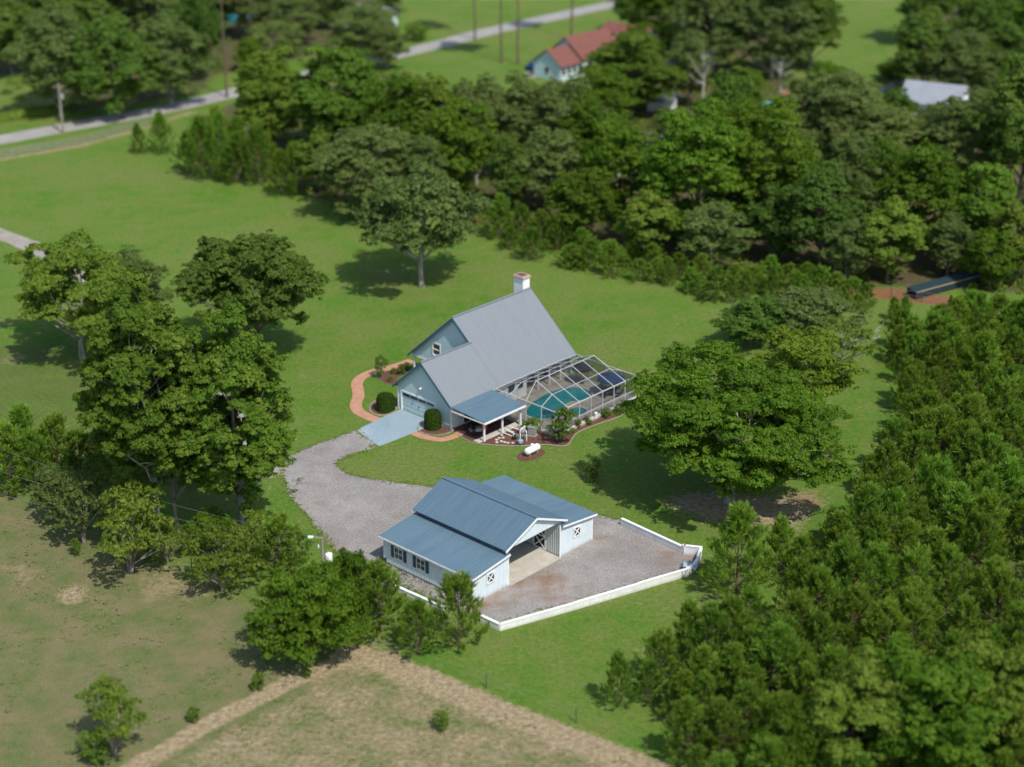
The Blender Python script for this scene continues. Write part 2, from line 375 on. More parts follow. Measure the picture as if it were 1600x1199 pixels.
def ground_material():
    m, t, out = new_mat('lawn_and_soil'); v = objvec(t)
    b = N(t, 'ShaderNodeBsdfPrincipled', Roughness=.95); b.inputs['Specular IOR Level'].default_value = .1
    n1 = noise_node(t, .045, 5, .6, v); n2 = noise_node(t, .35, 6, .65, v); n3 = noise_node(t, 2.2, 5, .7, v); n4 = noise_node(t, 9, 3, .7, v)
    lawn = mixc(t, ramp(t, n1, [(.35, 0.), (.65, 1.)]), (.064, .158, .014), (.096, .180, .022))
    n5 = noise_node(t, .13, 6, .7, v)
    lawn = mixc(t, ramp(t, n5, [(.40, 0.), (.62, .8)]), lawn, (.126, .176, .036))
    lawn = mixc(t, ramp(t, n5, [(.30, .55), (.42, 0.)]), lawn, (.070, .165, .012))
    lawn = mixc(t, ramp(t, n2, [(.42, 0.), (.75, .85)]), lawn, (.146, .168, .045))
    lawn = mixc(t, ramp(t, math_(t, 'ADD', math_(t, 'MULTIPLY', n1, .5), math_(t, 'MULTIPLY', n3, .5)), [(.53, 0.), (.66, .6)]), lawn, (.18, .150, .072))
    n6 = noise_node(t, .9, 3, .75, v)
    lawn = mixc(t, ramp(t, n6, [(.665, 0.), (.70, .7)]), lawn, (.27, .24, .13))
    past = mixc(t, ramp(t, n2, [(.33, 0.), (.62, 1.)]), (.105, .142, .042), (.20, .168, .088))
    past = mixc(t, ramp(t, n3, [(.48, 0.), (.70, .75)]), past, (.075, .11, .03))
    c = mixc(t, attr(t, 'pasture'), lawn, past)
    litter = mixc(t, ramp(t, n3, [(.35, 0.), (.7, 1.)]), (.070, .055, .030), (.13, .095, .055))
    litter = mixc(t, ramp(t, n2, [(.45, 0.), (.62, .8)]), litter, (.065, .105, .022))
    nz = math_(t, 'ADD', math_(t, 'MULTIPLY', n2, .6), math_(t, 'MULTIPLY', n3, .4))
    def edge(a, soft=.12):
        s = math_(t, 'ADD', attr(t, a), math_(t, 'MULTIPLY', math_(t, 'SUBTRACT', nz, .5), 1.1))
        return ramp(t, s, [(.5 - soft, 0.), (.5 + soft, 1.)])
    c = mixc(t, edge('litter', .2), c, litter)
    soil = mixc(t, ramp(t, n3, [(.3, 0.), (.7, 1.)]), (.24, .185, .105), (.35, .28, .175))
    c = mixc(t, edge('dirt', .16), c, soil)
    c = mixc(t, edge('redsoil', .2), c, (.22, .105, .055))
    fine = ramp(t, math_(t, 'ADD', math_(t, 'MULTIPLY', n4, .6), math_(t, 'MULTIPLY', n3, .4)), [(.33, .45), (.67, 1.5)])
    c = mixc(t, 1.0, c, fine, 'MULTIPLY')
    L(t, c, b.inputs['Base Color'])
    bp = N(t, 'ShaderNodeBump', Strength=.9, Distance=.12); L(t, n4, bp.inputs['Height']); L(t, bp.outputs[0], b.inputs['Normal'])
    L(t, b.outputs[0], out.inputs[0]); return m
gme = np_mesh('ground', np.stack([X, Y, np.zeros_like(X)], -1), quads, ground_material())
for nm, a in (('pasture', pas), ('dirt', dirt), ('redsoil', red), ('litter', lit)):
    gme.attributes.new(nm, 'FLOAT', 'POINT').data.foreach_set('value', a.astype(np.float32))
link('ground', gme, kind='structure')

RUST = [(gp(*p).x, gp(*p).y, r) for p, r in (((840, 905), 4.), ((880, 925), 2.6), ((1060, 870), 3.), ((800, 925), 2.5), ((930, 848), 2.2), ((760, 945), 2.2), ((470, 790), 2.5), ((505, 850), 2.5))]
def gravel_material():
    m, t, out = new_mat('grey_gravel'); v = objvec(t); b = N(t, 'ShaderNodeBsdfPrincipled', Roughness=.95)
    b.inputs['Specular IOR Level'].default_value = .15
    n0 = noise_node(t, .12, 4, .6, v); n1 = noise_node(t, .5, 6, .65, v); n2 = noise_node(t, 5, 4, .75, v); n3 = noise_node(t, 16, 2, .8, v)
    c = mixc(t, ramp(t, n0, [(.35, 0.), (.65, 1.)]), (.235, .218, .205), (.315, .295, .28))
    c = mixc(t, ramp(t, n1, [(.42, 0.), (.72, .55)]), c, (.185, .16, .145))
    rust = ramp(t, math_(t, 'ADD', math_(t, 'MULTIPLY', n1, .55), math_(t, 'MULTIPLY', n2, .45)), [(.575, 0.), (.66, .6)])
    for (sx, sy, sr) in RUST:
        dn = N(t, 'ShaderNodeVectorMath', operation='DISTANCE'); L(t, v, dn.inputs[0]); dn.inputs[1].default_value = (sx, sy, 0)
        near = ramp(t, math_(t, 'DIVIDE', dn.outputs['Value'], sr), [(.1, 1.), (1., 0.)])
        sp = ramp(t, math_(t, 'ADD', math_(t, 'MULTIPLY', n1, .5), math_(t, 'MULTIPLY', n2, .5)), [(.46, 0.), (.58, .8)])
        c = mixc(t, math_(t, 'MULTIPLY', near, sp), c, (.22, .115, .05))
    c = mixc(t, rust, c, (.19, .105, .055))
    c = mixc(t, 1.0, c, ramp(t, math_(t, 'ADD', math_(t, 'MULTIPLY', n2, .5), math_(t, 'MULTIPLY', n3, .5)), [(.36, .45), (.64, 1.5)]), 'MULTIPLY')
    L(t, c, b.inputs['Base Color'])
    bp = N(t, 'ShaderNodeBump', Strength=.8, Distance=.06); L(t, n3, bp.inputs['Height']); L(t, bp.outputs[0], b.inputs['Normal'])
    L(t, b.outputs[0], out.inputs[0]); return m
M['gravel'] = gravel_material()
GRAVEL = [(556, 672), (590, 698), (560, 707), (533, 717), (524, 727), (535, 737), (560, 745), (600, 752), (640, 757), (690, 762), (800, 785), (930, 805), (970, 812), (1066, 858), (1092, 860), (1085, 886), (1072, 892), (780, 976), (752, 963), (690, 940), (640, 920), (570, 893), (545, 880), (520, 855), (496, 826), (478, 803), (458, 783), (446, 760), (440, 735), (452, 712), (480, 700), (520, 686)]
sheet('gravel_drive', [gp(*p) for p in GRAVEL], .006, M['gravel'], jag=.14, step=.35, kind='structure')
strip('gravel_lane', [gp(*p) for p in [(-120, 322), (0, 366), (60, 390), (110, 414), (190, 470), (300, 590), (445, 742)]], 3.0, .005, M['lane'], jag=.15, kind='structure')
strip('road', [gp(*p) for p in [(-150, 248), (0, 219), (100, 200), (200, 182), (300, 161), (385, 140), (480, 118), (560, 100), (635, 82), (700, 66), (760, 50), (850, 30), (965, 5), (1100, -25), (1250, -55)]], 5.2, .006, M['asphalt'], jag=.12, kind='structure')

# ------------------------------------------------------------------ vegetation generators
def tint_attr(me, tint): me.attributes.new('tint', 'FLOAT', 'FACE').data.foreach_set('value', np.ascontiguousarray(np.clip(tint, 0, 1), np.float32))
def norm(a): return a/(np.linalg.norm(a, axis=-1, keepdims=True)+1e-9)
def leaf_mesh(name, C, Nn, size, asp, rg, tint, mat):
    n = len(C); Nn = norm(Nn); r = norm(rg.normal(size=(n, 3))); T = norm(np.cross(Nn, r)); B = np.cross(Nn, T)
    s = (size*rg.uniform(.7, 1.35, n))[:, None]; fold = Nn*s*.22
    co = np.stack([C - T*s, C + B*s*asp - fold, C + T*s, C - B*s*asp - fold], 1).reshape(-1, 3)
    me = np_mesh(name, co, np.arange(4*n).reshape(n, 4), mat); tint_attr(me, tint); return me
def bez(a, b, c, n=6): return [a*(1-t)**2 + b*2*t*(1-t) + c*t*t for t in [i/(n-1) for i in range(n)]]

def broadleaf(seed, H, Rr, low, nclump, nsub, nleaf, leaf, mat, bark, clump=.24, open_=.0, trunk_r=None, stems=1, flat=1., lump=.25, dead=0, submin=.45, zr=.72, nprim=0):
    """a tree: trunk with limbs to every clump, crown of sub-clumps of leaf sprays"""
    rg = np.random.default_rng(seed); q = random.Random(seed)
    cz = low + (H-low)*.45; up, dn = H-cz, cz-low
    cl = []
    ph = rg.uniform(0, 6.28, 6)
    tries = 0
    while len(cl) < nclump and tries < 14000:
        tries += 1
        d = norm(rg.normal(size=3)); d[2] = d[2]*.9+.12; d = norm(d)
        az = math.atan2(d[1], d[0])
        env = 1 + lump*(.5*math.sin(2*az+ph[0]) + .35*math.sin(3*az+ph[1]+2*d[2]) + .35*math.sin(5*az+ph[2]) + .3*math.sin(4*d[2]*3+ph[3]))
        rad = rg.uniform(.30, .86)**.6*env
        p = np.array([d[0]*Rr*rad, d[1]*Rr*rad, cz + d[2]*(up if d[2] > 0 else dn)*min(rad, 1.0)*flat])
        rc = clump*Rr*rg.uniform(.7, 1.25)
        p[2] = min(p[2], H - rc*.55); p[2] = max(p[2], low + rc*.4)
        if all(np.linalg.norm((p-c[0])) > .50*(rc+c[1])*.8 for c in cl): cl.append((p, rc))
    mb = MB(); tr = trunk_r or H*.022
    lean = Vector((q.uniform(-.06, .06)*H, q.uniform(-.06, .06)*H, 0))
    topz = low + (H-low)*.55
    def axis(z, s=0):
        t = z/topz; off = stem_off[s]
        return Vector((lean.x*t*t + off.x*(.15+t) + .12*math.sin(z*.7+seed+s), lean.y*t*t + off.y*(.15+t) + .12*math.cos(z*.8+seed), z))
    stem_off = [Vector((0, 0, 0))] if stems == 1 else [Vector((math.cos(i*6.28/stems+seed)*Rr*.16, math.sin(i*6.28/stems+seed)*Rr*.16, 0)) for i in range(stems)]
    for s in range(stems):
        zs = [-.15, .25, .8] + [topz*i/7 for i in range(1, 8)]
        zs = sorted(z for z in zs)
        mb.tube([axis(max(z, 0), s) + Vector((0, 0, min(z, 0))) for z in zs], [tr*(1.55 if z < .1 else 1.2 if z < .5 else 1)*(1-.72*max(z, 0)/topz)/(stems**.4) for z in zs], 9)
    prim = []; npr = nprim or min(len(cl), 26)
    for ci, (p, rc) in enumerate(cl):
        P = Vector(p)
        if ci < npr:
            s = q.randrange(stems); z0 = min(max(low*.75, P.z - np.hypot(p[0], p[1])*.75), topz*.97); a = axis(z0, s)
            mid = a.lerp(P, .5) + Vector((q.uniform(-.5, .5), q.uniform(-.5, .5), .12*(P-a).length*q.uniform(-.2, 1)))*min(1, Rr/5)
            r0 = tr*.42*(1-.55*z0/topz); pts = bez(a, mid, P, 7)
            mb.tube(pts, [r0*(1-.85*i/6)+.012 for i in range(7)], 6); prim += [(pts[i], r0*(1-.85*i/6)) for i in (2, 3, 4, 5)]
        else:
            b, rb = min(prim, key=lambda w: (w[0]-P).length + (1.5 if w[0].z > P.z else 0))
            pts = bez(b, b.lerp(P, .5)+Vector((q.uniform(-.3, .3), q.uniform(-.3, .3), .2)), P, 5)
            r0 = rb*.6; mb.tube(pts, [r0*(1-.8*i/4)+.01 for i in range(5)], 5, cap=False)
        for k in range(2):
            b = pts[-2]; e = P + Vector(norm(rg.normal(size=3)))*rc*.8
            mb.tube(bez(b, b.lerp(e, .5)+Vector((0, 0, .1*rc)), e, 4), [r0*.28, r0*.2, r0*.13, .01], 4, cap=False)
    for k in range(dead):
        a = axis(topz*q.uniform(.6, .95), 0); th = q.uniform(-.7, .5) if dead == 4 else q.uniform(0, 6.28); e = a + Vector((math.cos(th)*Rr*1.25, math.sin(th)*Rr*1.05, q.uniform(-.05, .35)*H))
        pts = bez(a, a.lerp(e, .5)+Vector((0, 0, -.05*H)), e, 7); mb.tube(pts, [tr*.4*(1-.8*i/6) for i in range(7)], 6)
        for j in range(5):
            b = pts[3+j % 4]; e2 = b + Vector((q.uniform(-1, 1), q.uniform(-1, 1), q.uniform(-.2, 1)))*Rr*.3
            mb.tube([b, b.lerp(e2, .5)+Vector((0, 0, .05)), e2], [tr*.14, tr*.09, .015], 5)
    C, Nn, T = [], [], []
    for p, rc in cl:
        ct = rg.uniform(0, 1); ns = max(4, int(nsub*(rc/(clump*Rr))**2))
        d = norm(rg.normal(size=(ns, 3))); d[:, 2] = np.where(d[:, 2] < -.25, -d[:, 2]*.8, d[:, 2])
        sub = p + d*rc*np.array([1.12, 1.12, zr])*(rg.uniform(submin, 1.05, (ns, 1)))
        rs = rc*rg.uniform(.20, .40, ns)
        k = nleaf
        e = norm(rg.normal(size=(ns, k, 3))); e[..., 2] = np.abs(e[..., 2])*.9 - .28
        pos = sub[:, None]+e*rs[:, None, None]*rg.uniform(.35, 1.12, (ns, k, 1))*np.array([1.15, 1.15, .8])
        nn = e*.8 + d[:, None]*.55 + np.array([0, 0, .35]) + rg.normal(size=(ns, k, 3))*.45
        tt = .34*ct + .40*rg.uniform(0, 1, (ns, 1)) + .26*rg.uniform(0, 1, (ns, k))
        keep = rg.uniform(0, 1, (ns, k)) > open_
        C.append(pos[keep]); Nn.append(nn[keep]); T.append(np.broadcast_to(tt, (ns, k))[keep])
    C, Nn, T = np.concatenate(C), np.concatenate(Nn), np.concatenate(T)
    return dict(trunk=mb.mesh('trunk', bark, True), crown=leaf_mesh('crown', C, Nn, leaf, .55, rg, T, mat), H=float(np.percentile(C[:, 2], 99.6)), R=float(np.percentile(np.hypot(C[:, 0], C[:, 1]), 97)))

def pine(seed, H, Rr, mat, whorl=.50, ntuft=5, nblade=18, blade=.40, low=.04, power=.75, wid=.034):
    rg = np.random.default_rng(seed); q = random.Random(seed); mb = MB()
    bend = Vector((q.uniform(-.04, .04)*H, q.uniform(-.04, .04)*H, 0))
    ax = lambda z: Vector((bend.x*(z/H)**2, bend.y*(z/H)**2, z))
    mb.tube([ax(max(0, H*i/9))-Vector((0, 0, .1 if i == 0 else 0)) for i in range(10)], [H*.013*(1-.92*i/9) for i in range(10)], 7)
    tc, td, ts = [], [], []
    z = H*low
    while z < H*.96:
        t = z/H; n = q.randint(4, 6); a0 = q.uniform(0, 6.28)
        for k in range(n):
            th = a0 + 6.28*k/n + q.uniform(-.3, .3)
            Lb = Rr*((1-t)**power*.95+.06)*q.uniform(.6, 1.2)*(1 if t > .12 else .8)
            d = Vector((math.cos(th), math.sin(th), 0)); a = ax(z)
            b = a + d*Lb*.6 + Vector((0, 0, Lb*(.10+.3*t))); c = a + d*Lb + Vector((0, 0, Lb*(.55+.6*t)))
            pts = bez(a, b, c, 6); mb.tube(pts, [.028*(1-t*.6), .024, .02, .016, .012, .008], 4, cap=False)
            for j in range(ntuft):
                f = .42+.58*(j+1)/ntuft; i = min(4, int(f*5)); u = f*5-i; P = pts[i].lerp(pts[min(i+1, 5)], min(1, u)); D = (pts[min(i+1, 5)]-pts[i]).normalized()
                side = Vector((q.gauss(0, 1), q.gauss(0, 1), q.gauss(0, .6)))*.12*Lb*(1.3-f)
                tc.append(P+side); td.append(D*.5+Vector((0, 0, 1.0))+side*.6/(.12*Lb+.05)*.25); ts.append(.65+.5*f)
        z += whorl*q.uniform(.75, 1.25)*(.65 + .5*(1-t))
    for i in range(7): tc.append(ax(H*(.88+.022*i))); td.append(Vector((0, 0, 1))); ts.append(.9)
    tc, td, ts = np.array(tc), norm(np.array(td)), np.array(ts); n = len(tc)
    e = norm(td[:, None]*rg.uniform(.6, 1.8, (n, nblade, 1)) + norm(rg.normal(size=(n, nblade, 3)))*.62)
    ln = blade*ts[:, None, None]*rg.uniform(.7, 1.3, (n, nblade, 1))*(H/6)**.25
    base = tc[:, None]+e*.02 - td[:, None]*rg.uniform(0, .42, (n, nblade, 1)); tip = base+e*ln
    side = norm(np.cross(e, rg.normal(size=e.shape)))*wid
    co = np.stack([base-side*.6, base+e*ln*.55+side, tip, base+e*ln*.45-side], 2).reshape(-1, 3)
    me = np_mesh('crown', co, np.arange(len(co)).reshape(-1, 4), mat)
    tint_attr(me, (.30*rg.uniform(0, 1, (n, 1))+.28*rg.uniform(0, 1, (n, nblade))+.45*np.clip(ts[:, None]-.62, 0, 1)*1.2).ravel())
    C = tip.reshape(-1, 3)
    return dict(trunk=mb.mesh('trunk', M['pinebark'], True), crown=me, H=float(C[:, 2].max()), R=float(np.percentile(np.hypot(C[:, 0], C[:, 1]), 97)))

def hedge_mesh(seed, shape, n, leaf, mat):
    """leaf shell over a solid form: 'drum' or 'ball'"""
    rg = np.random.default_rng(seed)
    if shape == 'drum':
        th = rg.uniform(0, 6.28, n); side = rg.uniform(0, 1, n) < .68
        r_ = np.where(side, rg.uniform(.9, 1.03, n), np.sqrt(rg.uniform(0, 1, n))); z = np.where(side, rg.uniform(.02, 1, n), rg.uniform(.97, 1.06, n))
        r_ = r_*(1-.14*np.clip(z-.8, 0, 1)/.2)
        C = np.stack([r_*np.cos(th), r_*np.sin(th), z], -1); Nn = np.where(side[:, None], np.stack([np.cos(th), np.sin(th), 0*th+.2], -1), [[0, 0, 1]])
    else:
        d = norm(rg.normal(size=(n, 3))); d[:, 2] = np.abs(d[:, 2])*1.0-.05
        lump = 1+.16*np.sin(d[:, :1]*7+seed)*np.sin(d[:, 1:2]*6+d[:, 2:]*5)
        C = d*rg.uniform(.55, 1.05, (n, 1))*lump; C[:, 2] = np.maximum(C[:, 2], .02); Nn = d
    Nn = Nn+rg.normal(size=(n, 3))*.45
    return leaf_mesh('foliage', C, Nn, leaf, .6, rg, rg.uniform(0, 1, n)*.6+.3*rg.uniform(0, 1, n), mat)

K = {}
K['tall1'] = broadleaf(11, 20, 6.0, 4.0, 210, 34, 34, .128, FOL['tulip'], M['palebark'], clump=.17, lump=.14, trunk_r=.42, zr=.95)
K['tall2'] = broadleaf(17, 18, 5.6, 1.8, 200, 34, 34, .124, FOL['tulip'], M['palebark'], clump=.175, lump=.16, trunk_r=.36, zr=.95)
K['bigoak'] = broadleaf(23, 13, 10.2, 2.2, 190, 30, 34, .13, FOL['oak'], M['palebark'], clump=.125, zr=.8, lump=.26, trunk_r=.5, flat=.95, dead=0)
K['oak1'] = broadleaf(31, 12, 6.2, 1.2, 60, 28, 24, .175, FOL['oak'], M['bark'], clump=.25, zr=.85, lump=.3)
K['oak2'] = broadleaf(32, 11, 6.0, 1.0, 54, 28, 24, .175, FOL['dark'], M['bark'], clump=.27, zr=.85, lump=.32)
K['oak3'] = broadleaf(33, 13, 6.0, 1.6, 58, 28, 24, .175, FOL['dark'], M['bark'], clump=.25, zr=.85, lump=.3)
K['grey1'] = broadleaf(41, 12, 6.5, 1.0, 60, 28, 24, .175, FOL['grey'], M['palebark'], clump=.25, zr=.85, lump=.3, open_=.1)
K['grey2'] = broadleaf(42, 13, 5.6, 1.2, 54, 28, 24, .175, FOL['grey'], M['palebark'], clump=.27, zr=.85, lump=.38, open_=.15)
K['olive'] = broadleaf(51, 11, 5.2, .8, 52, 28, 24, .175, FOL['olive'], M['bark'], clump=.27, zr=.85, lump=.3)
K['bright'] = broadleaf(52, 11, 5.6, .7, 56, 28, 24, .175, FOL['bright'], M['bark'], clump=.27, zr=.85, lump=.25)
K['yellow'] = broadleaf(53, 11, 5.5, 1.5, 52, 30, 20, .17, FOL['yellow'], M['palebark'], clump=.24, lump=.16)
K['airy'] = broadleaf(54, 8, 5.6, 2.2, 70, 24, 22, .14, FOL['grey'], M['palebark'], clump=.19, lump=.25, trunk_r=.22, flat=.9, open_=.1)
K['wideoak'] = broadleaf(56, 11, 7.2, 2.8, 120, 30, 28, .15, FOL['dark'], M['bark'], clump=.165, lump=.2, trunk_r=.3, zr=.85)
K['wideoak2'] = broadleaf(57, 11, 7.2, 2.2, 95, 30, 24, .16, FOL['olive'], M['palebark'], clump=.17, lump=.34, trunk_r=.3, open_=.1)
K['airyoak'] = broadleaf(55, 12, 7.0, 3.0, 40, 26, 18, .22, FOL['dark'], M['palebark'], clump=.22, lump=.4, trunk_r=.3, open_=.1)
K['sparse'] = broadleaf(61, 5, 3.6, .7, 40, 18, 12, .13, FOL['olive'], M['palebark'], clump=.22, lump=.4, trunk_r=.10, stems=4, open_=.25)
K['sparse2'] = broadleaf(62, 4.5, 3.4, .6, 42, 18, 12, .13, FOL['grey'], M['palebark'], clump=.22, lump=.4, trunk_r=.09, stems=4, open_=.2)
K['brush'] = broadleaf(63, 5.5, 4, .4, 70, 26, 18, .12, FOL['oak'], M['bark'], clump=.26, lump=.35, trunk_r=.14, stems=3)
K['bush'] = broadleaf(64, 2, 1.3, .15, 22, 14, 12, .09, FOL['bright'], M['bark'], clump=.34, lump=.3, trunk_r=.04, stems=3)
K['bushdark'] = broadleaf(65, 2, 1.3, .15, 22, 14, 12, .09, FOL['dark'], M['bark'], clump=.34, lump=.3, trunk_r=.04, stems=3)
K['plant'] = broadleaf(66, .8, .55, .05, 14, 9, 10, .06, FOL['olive'], M['bark'], clump=.4, lump=.3, trunk_r=.015, stems=3)
K['deadlimb'] = broadleaf(71, 7, 3.8, 2.2, 20, 16, 12, .17, FOL['olive'], M['deadwood'], clump=.27, lump=.4, trunk_r=.2, open_=.25, dead=4)
K['snag'] = broadleaf(72, 14, 2.6, 5, 9, 8, 8, .2, FOL['grey'], M['deadwood'], clump=.3, lump=.4, trunk_r=.34, open_=.5, dead=6)
PINES = [pine(100+i, [6, 6.6, 5.6, 6.2, 5.2, 6.4][i], [2.3, 2.45, 2.3, 2.2, 2.2, 2.5][i], FOL['pine'], power=[.85, .95, .75, 1.0, .8, .9][i]) for i in range(6)]
for i in range(6): K['pine%d' % i] = PINES[i]
K['talltop'] = broadleaf(81, 26, 4.2, 17, 26, 18, 14, .28, FOL['dark'], M['pinebark'], clump=.33, lump=.4, trunk_r=.30)

def put(kind, name, loc, h=None, r=None, rz=None, label=None, cat='tree', group=None, sxy=None):
    k = K[kind]; o = empty(name, loc, rnd.uniform(0, 6.28) if rz is None else rz, label, cat, group)
    sz = h/k['H'] if h else 1; sr = r/k['R'] if r else (sxy or sz); o.scale = (sr, sr, sz)
    link('trunk', k['trunk'], o); link('crown' if cat == 'tree' else 'foliage', k['crown'], o); return o
def tree(kind, name, bx, by, ty, w, label, group=None, rz=None, cat='tree'):
    P = gp(bx, by); return put(kind, name, P, max(.4, px_height(P, ty)), px_width(P, w)/2, rz, label, cat, group)


# ------------------------------------------------------------------ shared building helpers
def local(root):
    Mi = (Matrix.Translation(root.location) @ Matrix.Rotation(root.rotation_euler.z, 4, 'Z')).inverted()
    return lambda px, py, z=0.0: Mi @ gp(px, py, z)
def roof_slab(mb, a, b, c, d, th=.07, rib=.3, rh=.03, rw=.06):
    """a->b upper edge, d->c lower edge; ribs run from the upper edge to the lower one"""
    a, b, c, d = map(Vector, (a, b, c, d)); n = (b-a).cross(d-a).normalized()
    if n.z < 0: n = -n
    k = len(mb.v)
    for p in (a, b, c, d): mb.v.append(tuple(p - n*th))
    for p in (a, b, c, d): mb.v.append(tuple(p))
    mb.f += [tuple(k+i for i in q) for q in ((0,1,2,3),(4,7,6,5),(0,4,5,1),(1,5,6,2),(2,6,7,3),(3,7,4,0))]
    if rib:
        m = max(1, int((b-a).length/rib)); e = n*.001
        for i in range(m+1):
            t = (i+.0)/m; p, q = a.lerp(b, t), d.lerp(c, t); s = (b-a).normalized()*rw/2
            if i == 0: p, q = p+s, q+s
            if i == m: p, q = p-s, q-s
            k = len(mb.v)
            mb.v += [tuple(x) for x in (p-s-e, p+s-e, q+s-e, q-s-e, p-s*.5+n*rh, p+s*.5+n*rh, q+s*.5+n*rh, q-s*.5+n*rh)]
            mb.f += [tuple(k+j for j in qd) for qd in ((4,7,6,5),(0,4,5,1),(1,5,6,2),(2,6,7,3),(3,7,4,0))]
def lap_wall(mb, y, lo, hi, left, right, holes=(), h=.19, out=-1, proud=.028):
    """horizontal lap boards on the plane y, facing out*y"""
    z = lo
    while z < hi-1e-4:
        z1 = min(z+h, hi); zm = (z+z1)/2; segs = [(left(zm), right(zm))]
        for x0, x1, a, b in holes:
            if a < zm < b:
                new = []
                for s, e in segs:
                    if x1 <= s or x0 >= e: new.append((s, e)); continue
                    if s < x0: new.append((s, x0))
                    if e > x1: new.append((x1, e))
                segs = new
        for s, e in segs:
            if e-s < .02: continue
            yo = y+out*proud
            mb.poly([(s, yo, z), (e, yo, z), (e, y, z1), (s, y, z1)]); mb.poly([(s, y, z), (e, y, z), (e, yo, z), (s, yo, z)])
        z = z1
def batten_wall(mb, a, b, z0, ztop, th=.1, sp=.3, bw=.04, bd=.02, nrm=None):
    """wall from a to b (plan), top height ztop(t); battens on the side of nrm"""
    a, b = Vector((a[0], a[1], 0)), Vector((b[0], b[1], 0)); d = (b-a).normalized(); n = Vector(nrm).normalized()
    k = len(mb.v); A, B = a-n*th, b-n*th
    for p, t in ((a, 0), (b, 1), (B, 1), (A, 0)): mb.v.append((p.x, p.y, z0))
    for p, t in ((a, 0), (b, 1), (B, 1), (A, 0)): mb.v.append((p.x, p.y, ztop(t)))
    mb.f += [tuple(k+i for i in q) for q in ((0,3,2,1),(4,5,6,7),(0,1,5,4),(1,2,6,5),(2,3,7,6),(3,0,4,7))]
    m = int((b-a).length/sp)
    for i in range(1, m):
        t = i/m; p = a.lerp(b, t); z1 = ztop(t)-.02
        mb.bar((p.x+n.x*bd/2, p.y+n.y*bd/2, z0+.01), (p.x+n.x*bd/2, p.y+n.y*bd/2, z1), bw, bd, up=n)
def xwindow(parent, plane, c, w, h, mat_glass):
    """white X-braced barn window on a wall facing +x (plane='x') at c"""
    x, y, z = c; f = MB(); t = .09
    for y0, y1, z0, z1 in ((y-w/2, y+w/2, z+h/2-t, z+h/2), (y-w/2, y+w/2, z-h/2, z-h/2+t), (y-w/2, y-w/2+t, z-h/2+t, z+h/2-t), (y+w/2-t, y+w/2, z-h/2+t, z+h/2-t)):
        f.box(x, x+.07, y0, y1, z0, z1)
    iw, ih = w/2-t, h/2-t
    f.bar((x+.040, y-iw, z-ih), (x+.040, y+iw, z+ih), .09, .04, up=(1, 0, 0)); f.bar((x+.048, y-iw, z+ih), (x+.048, y+iw, z-ih), .09, .04, up=(1, 0, 0))
    wn = f.build('window', M['white'], parent)
    MB().box(x-.02, x+.018, y-iw, y+iw, z-ih, z+ih).build('pane', mat_glass, wn)

# ------------------------------------------------------------------ house
HW = (-6.24, 170.65, 0)
house = empty('house', HW, -R(42.77), 'pale blue farmhouse with steep grey metal roof and brick topped chimney', 'house')
hl = local(house)
HR, HE, HWD, HLEN, GR_, GLN = 8.58, 2.68, 6.73, 12.13, 6.39, 7.14
SL = (HR-HE)/HWD; GU = HWD*(HR-GR_)/(HR-HE); GLE = 2*GU-HWD
m = MB(); roof_slab(m, (.0, 0, HR), (.0, HLEN, HR), (HWD, HLEN, HE), (HWD, 0.003, HE)); rf = m.build('main_roof', M['greyroof'], house)
m = MB(); roof_slab(m, (0, HLEN, HR), (0, 0, HR), (-6.87, 0, HR-6.87*SL), (-6.87, HLEN, HR-6.87*SL)); m.build('rear_roof', M['greyroof'], house)
m = MB(); roof_slab(m, (GU, -GLN, GR_), (GU, -.003, GR_), (HWD, -.003, HE), (HWD, -GLN, HE)); m.build('garage_roof', M['greyroof'], house)
m = MB(); roof_slab(m, (GU, .33, GR_), (GU, -GLN, GR_), (GLE, -GLN, HE), (GLE, .33, HE)); m.build('garage_rear_roof', M['greyroof'], house)
m = MB(); m.bar((0, -.01, HR+.03), (0, HLEN+.01, HR+.03), .26, .05); m.build('ridge_cap', M['greyroof'], house)
m = MB(); m.bar((GU, -GLN-.01, GR_+.03), (GU, .3, GR_+.03), .26, .05); m.build('ridge_cap', M['greyroof'], house)
# blue barge boards on the rakes
def rake(a, b, nm='barge_board', w=.2, mat='bluetrim'):
    MB().bar(a, b, .05, w).build(nm, M[mat], house)
d = .16
rake((GU, -GLN-.03, GR_-d), (HWD+.02, -GLN-.03, HE-d)); rake((GU, -GLN-.03, GR_-d), (GLE-.02, -GLN-.03, HE-d))
rake((0, -.03, HR-d), (-6.9, -.03, HR-6.9*SL-d)); rake((0, -.03, HR-d), (GU-.02, -.03, GR_-d+.02))
rake((0, HLEN+.03, HR-d), (HWD, HLEN+.03, HE-d)); rake((0, HLEN+.03, HR-d), (-6.87, HLEN+.03, HE-d-.1))
m = MB(); m.box(HWD-.02, HWD+.03, -GLN, HLEN, HE-.2, HE-.07); m.build('fascia', M['white'], house)
m = MB(); m.box(GLE-.03, GLE+.02, -GLN, 0, HE-.22, HE-.07); m.build('fascia', M['bluetrim'], house)
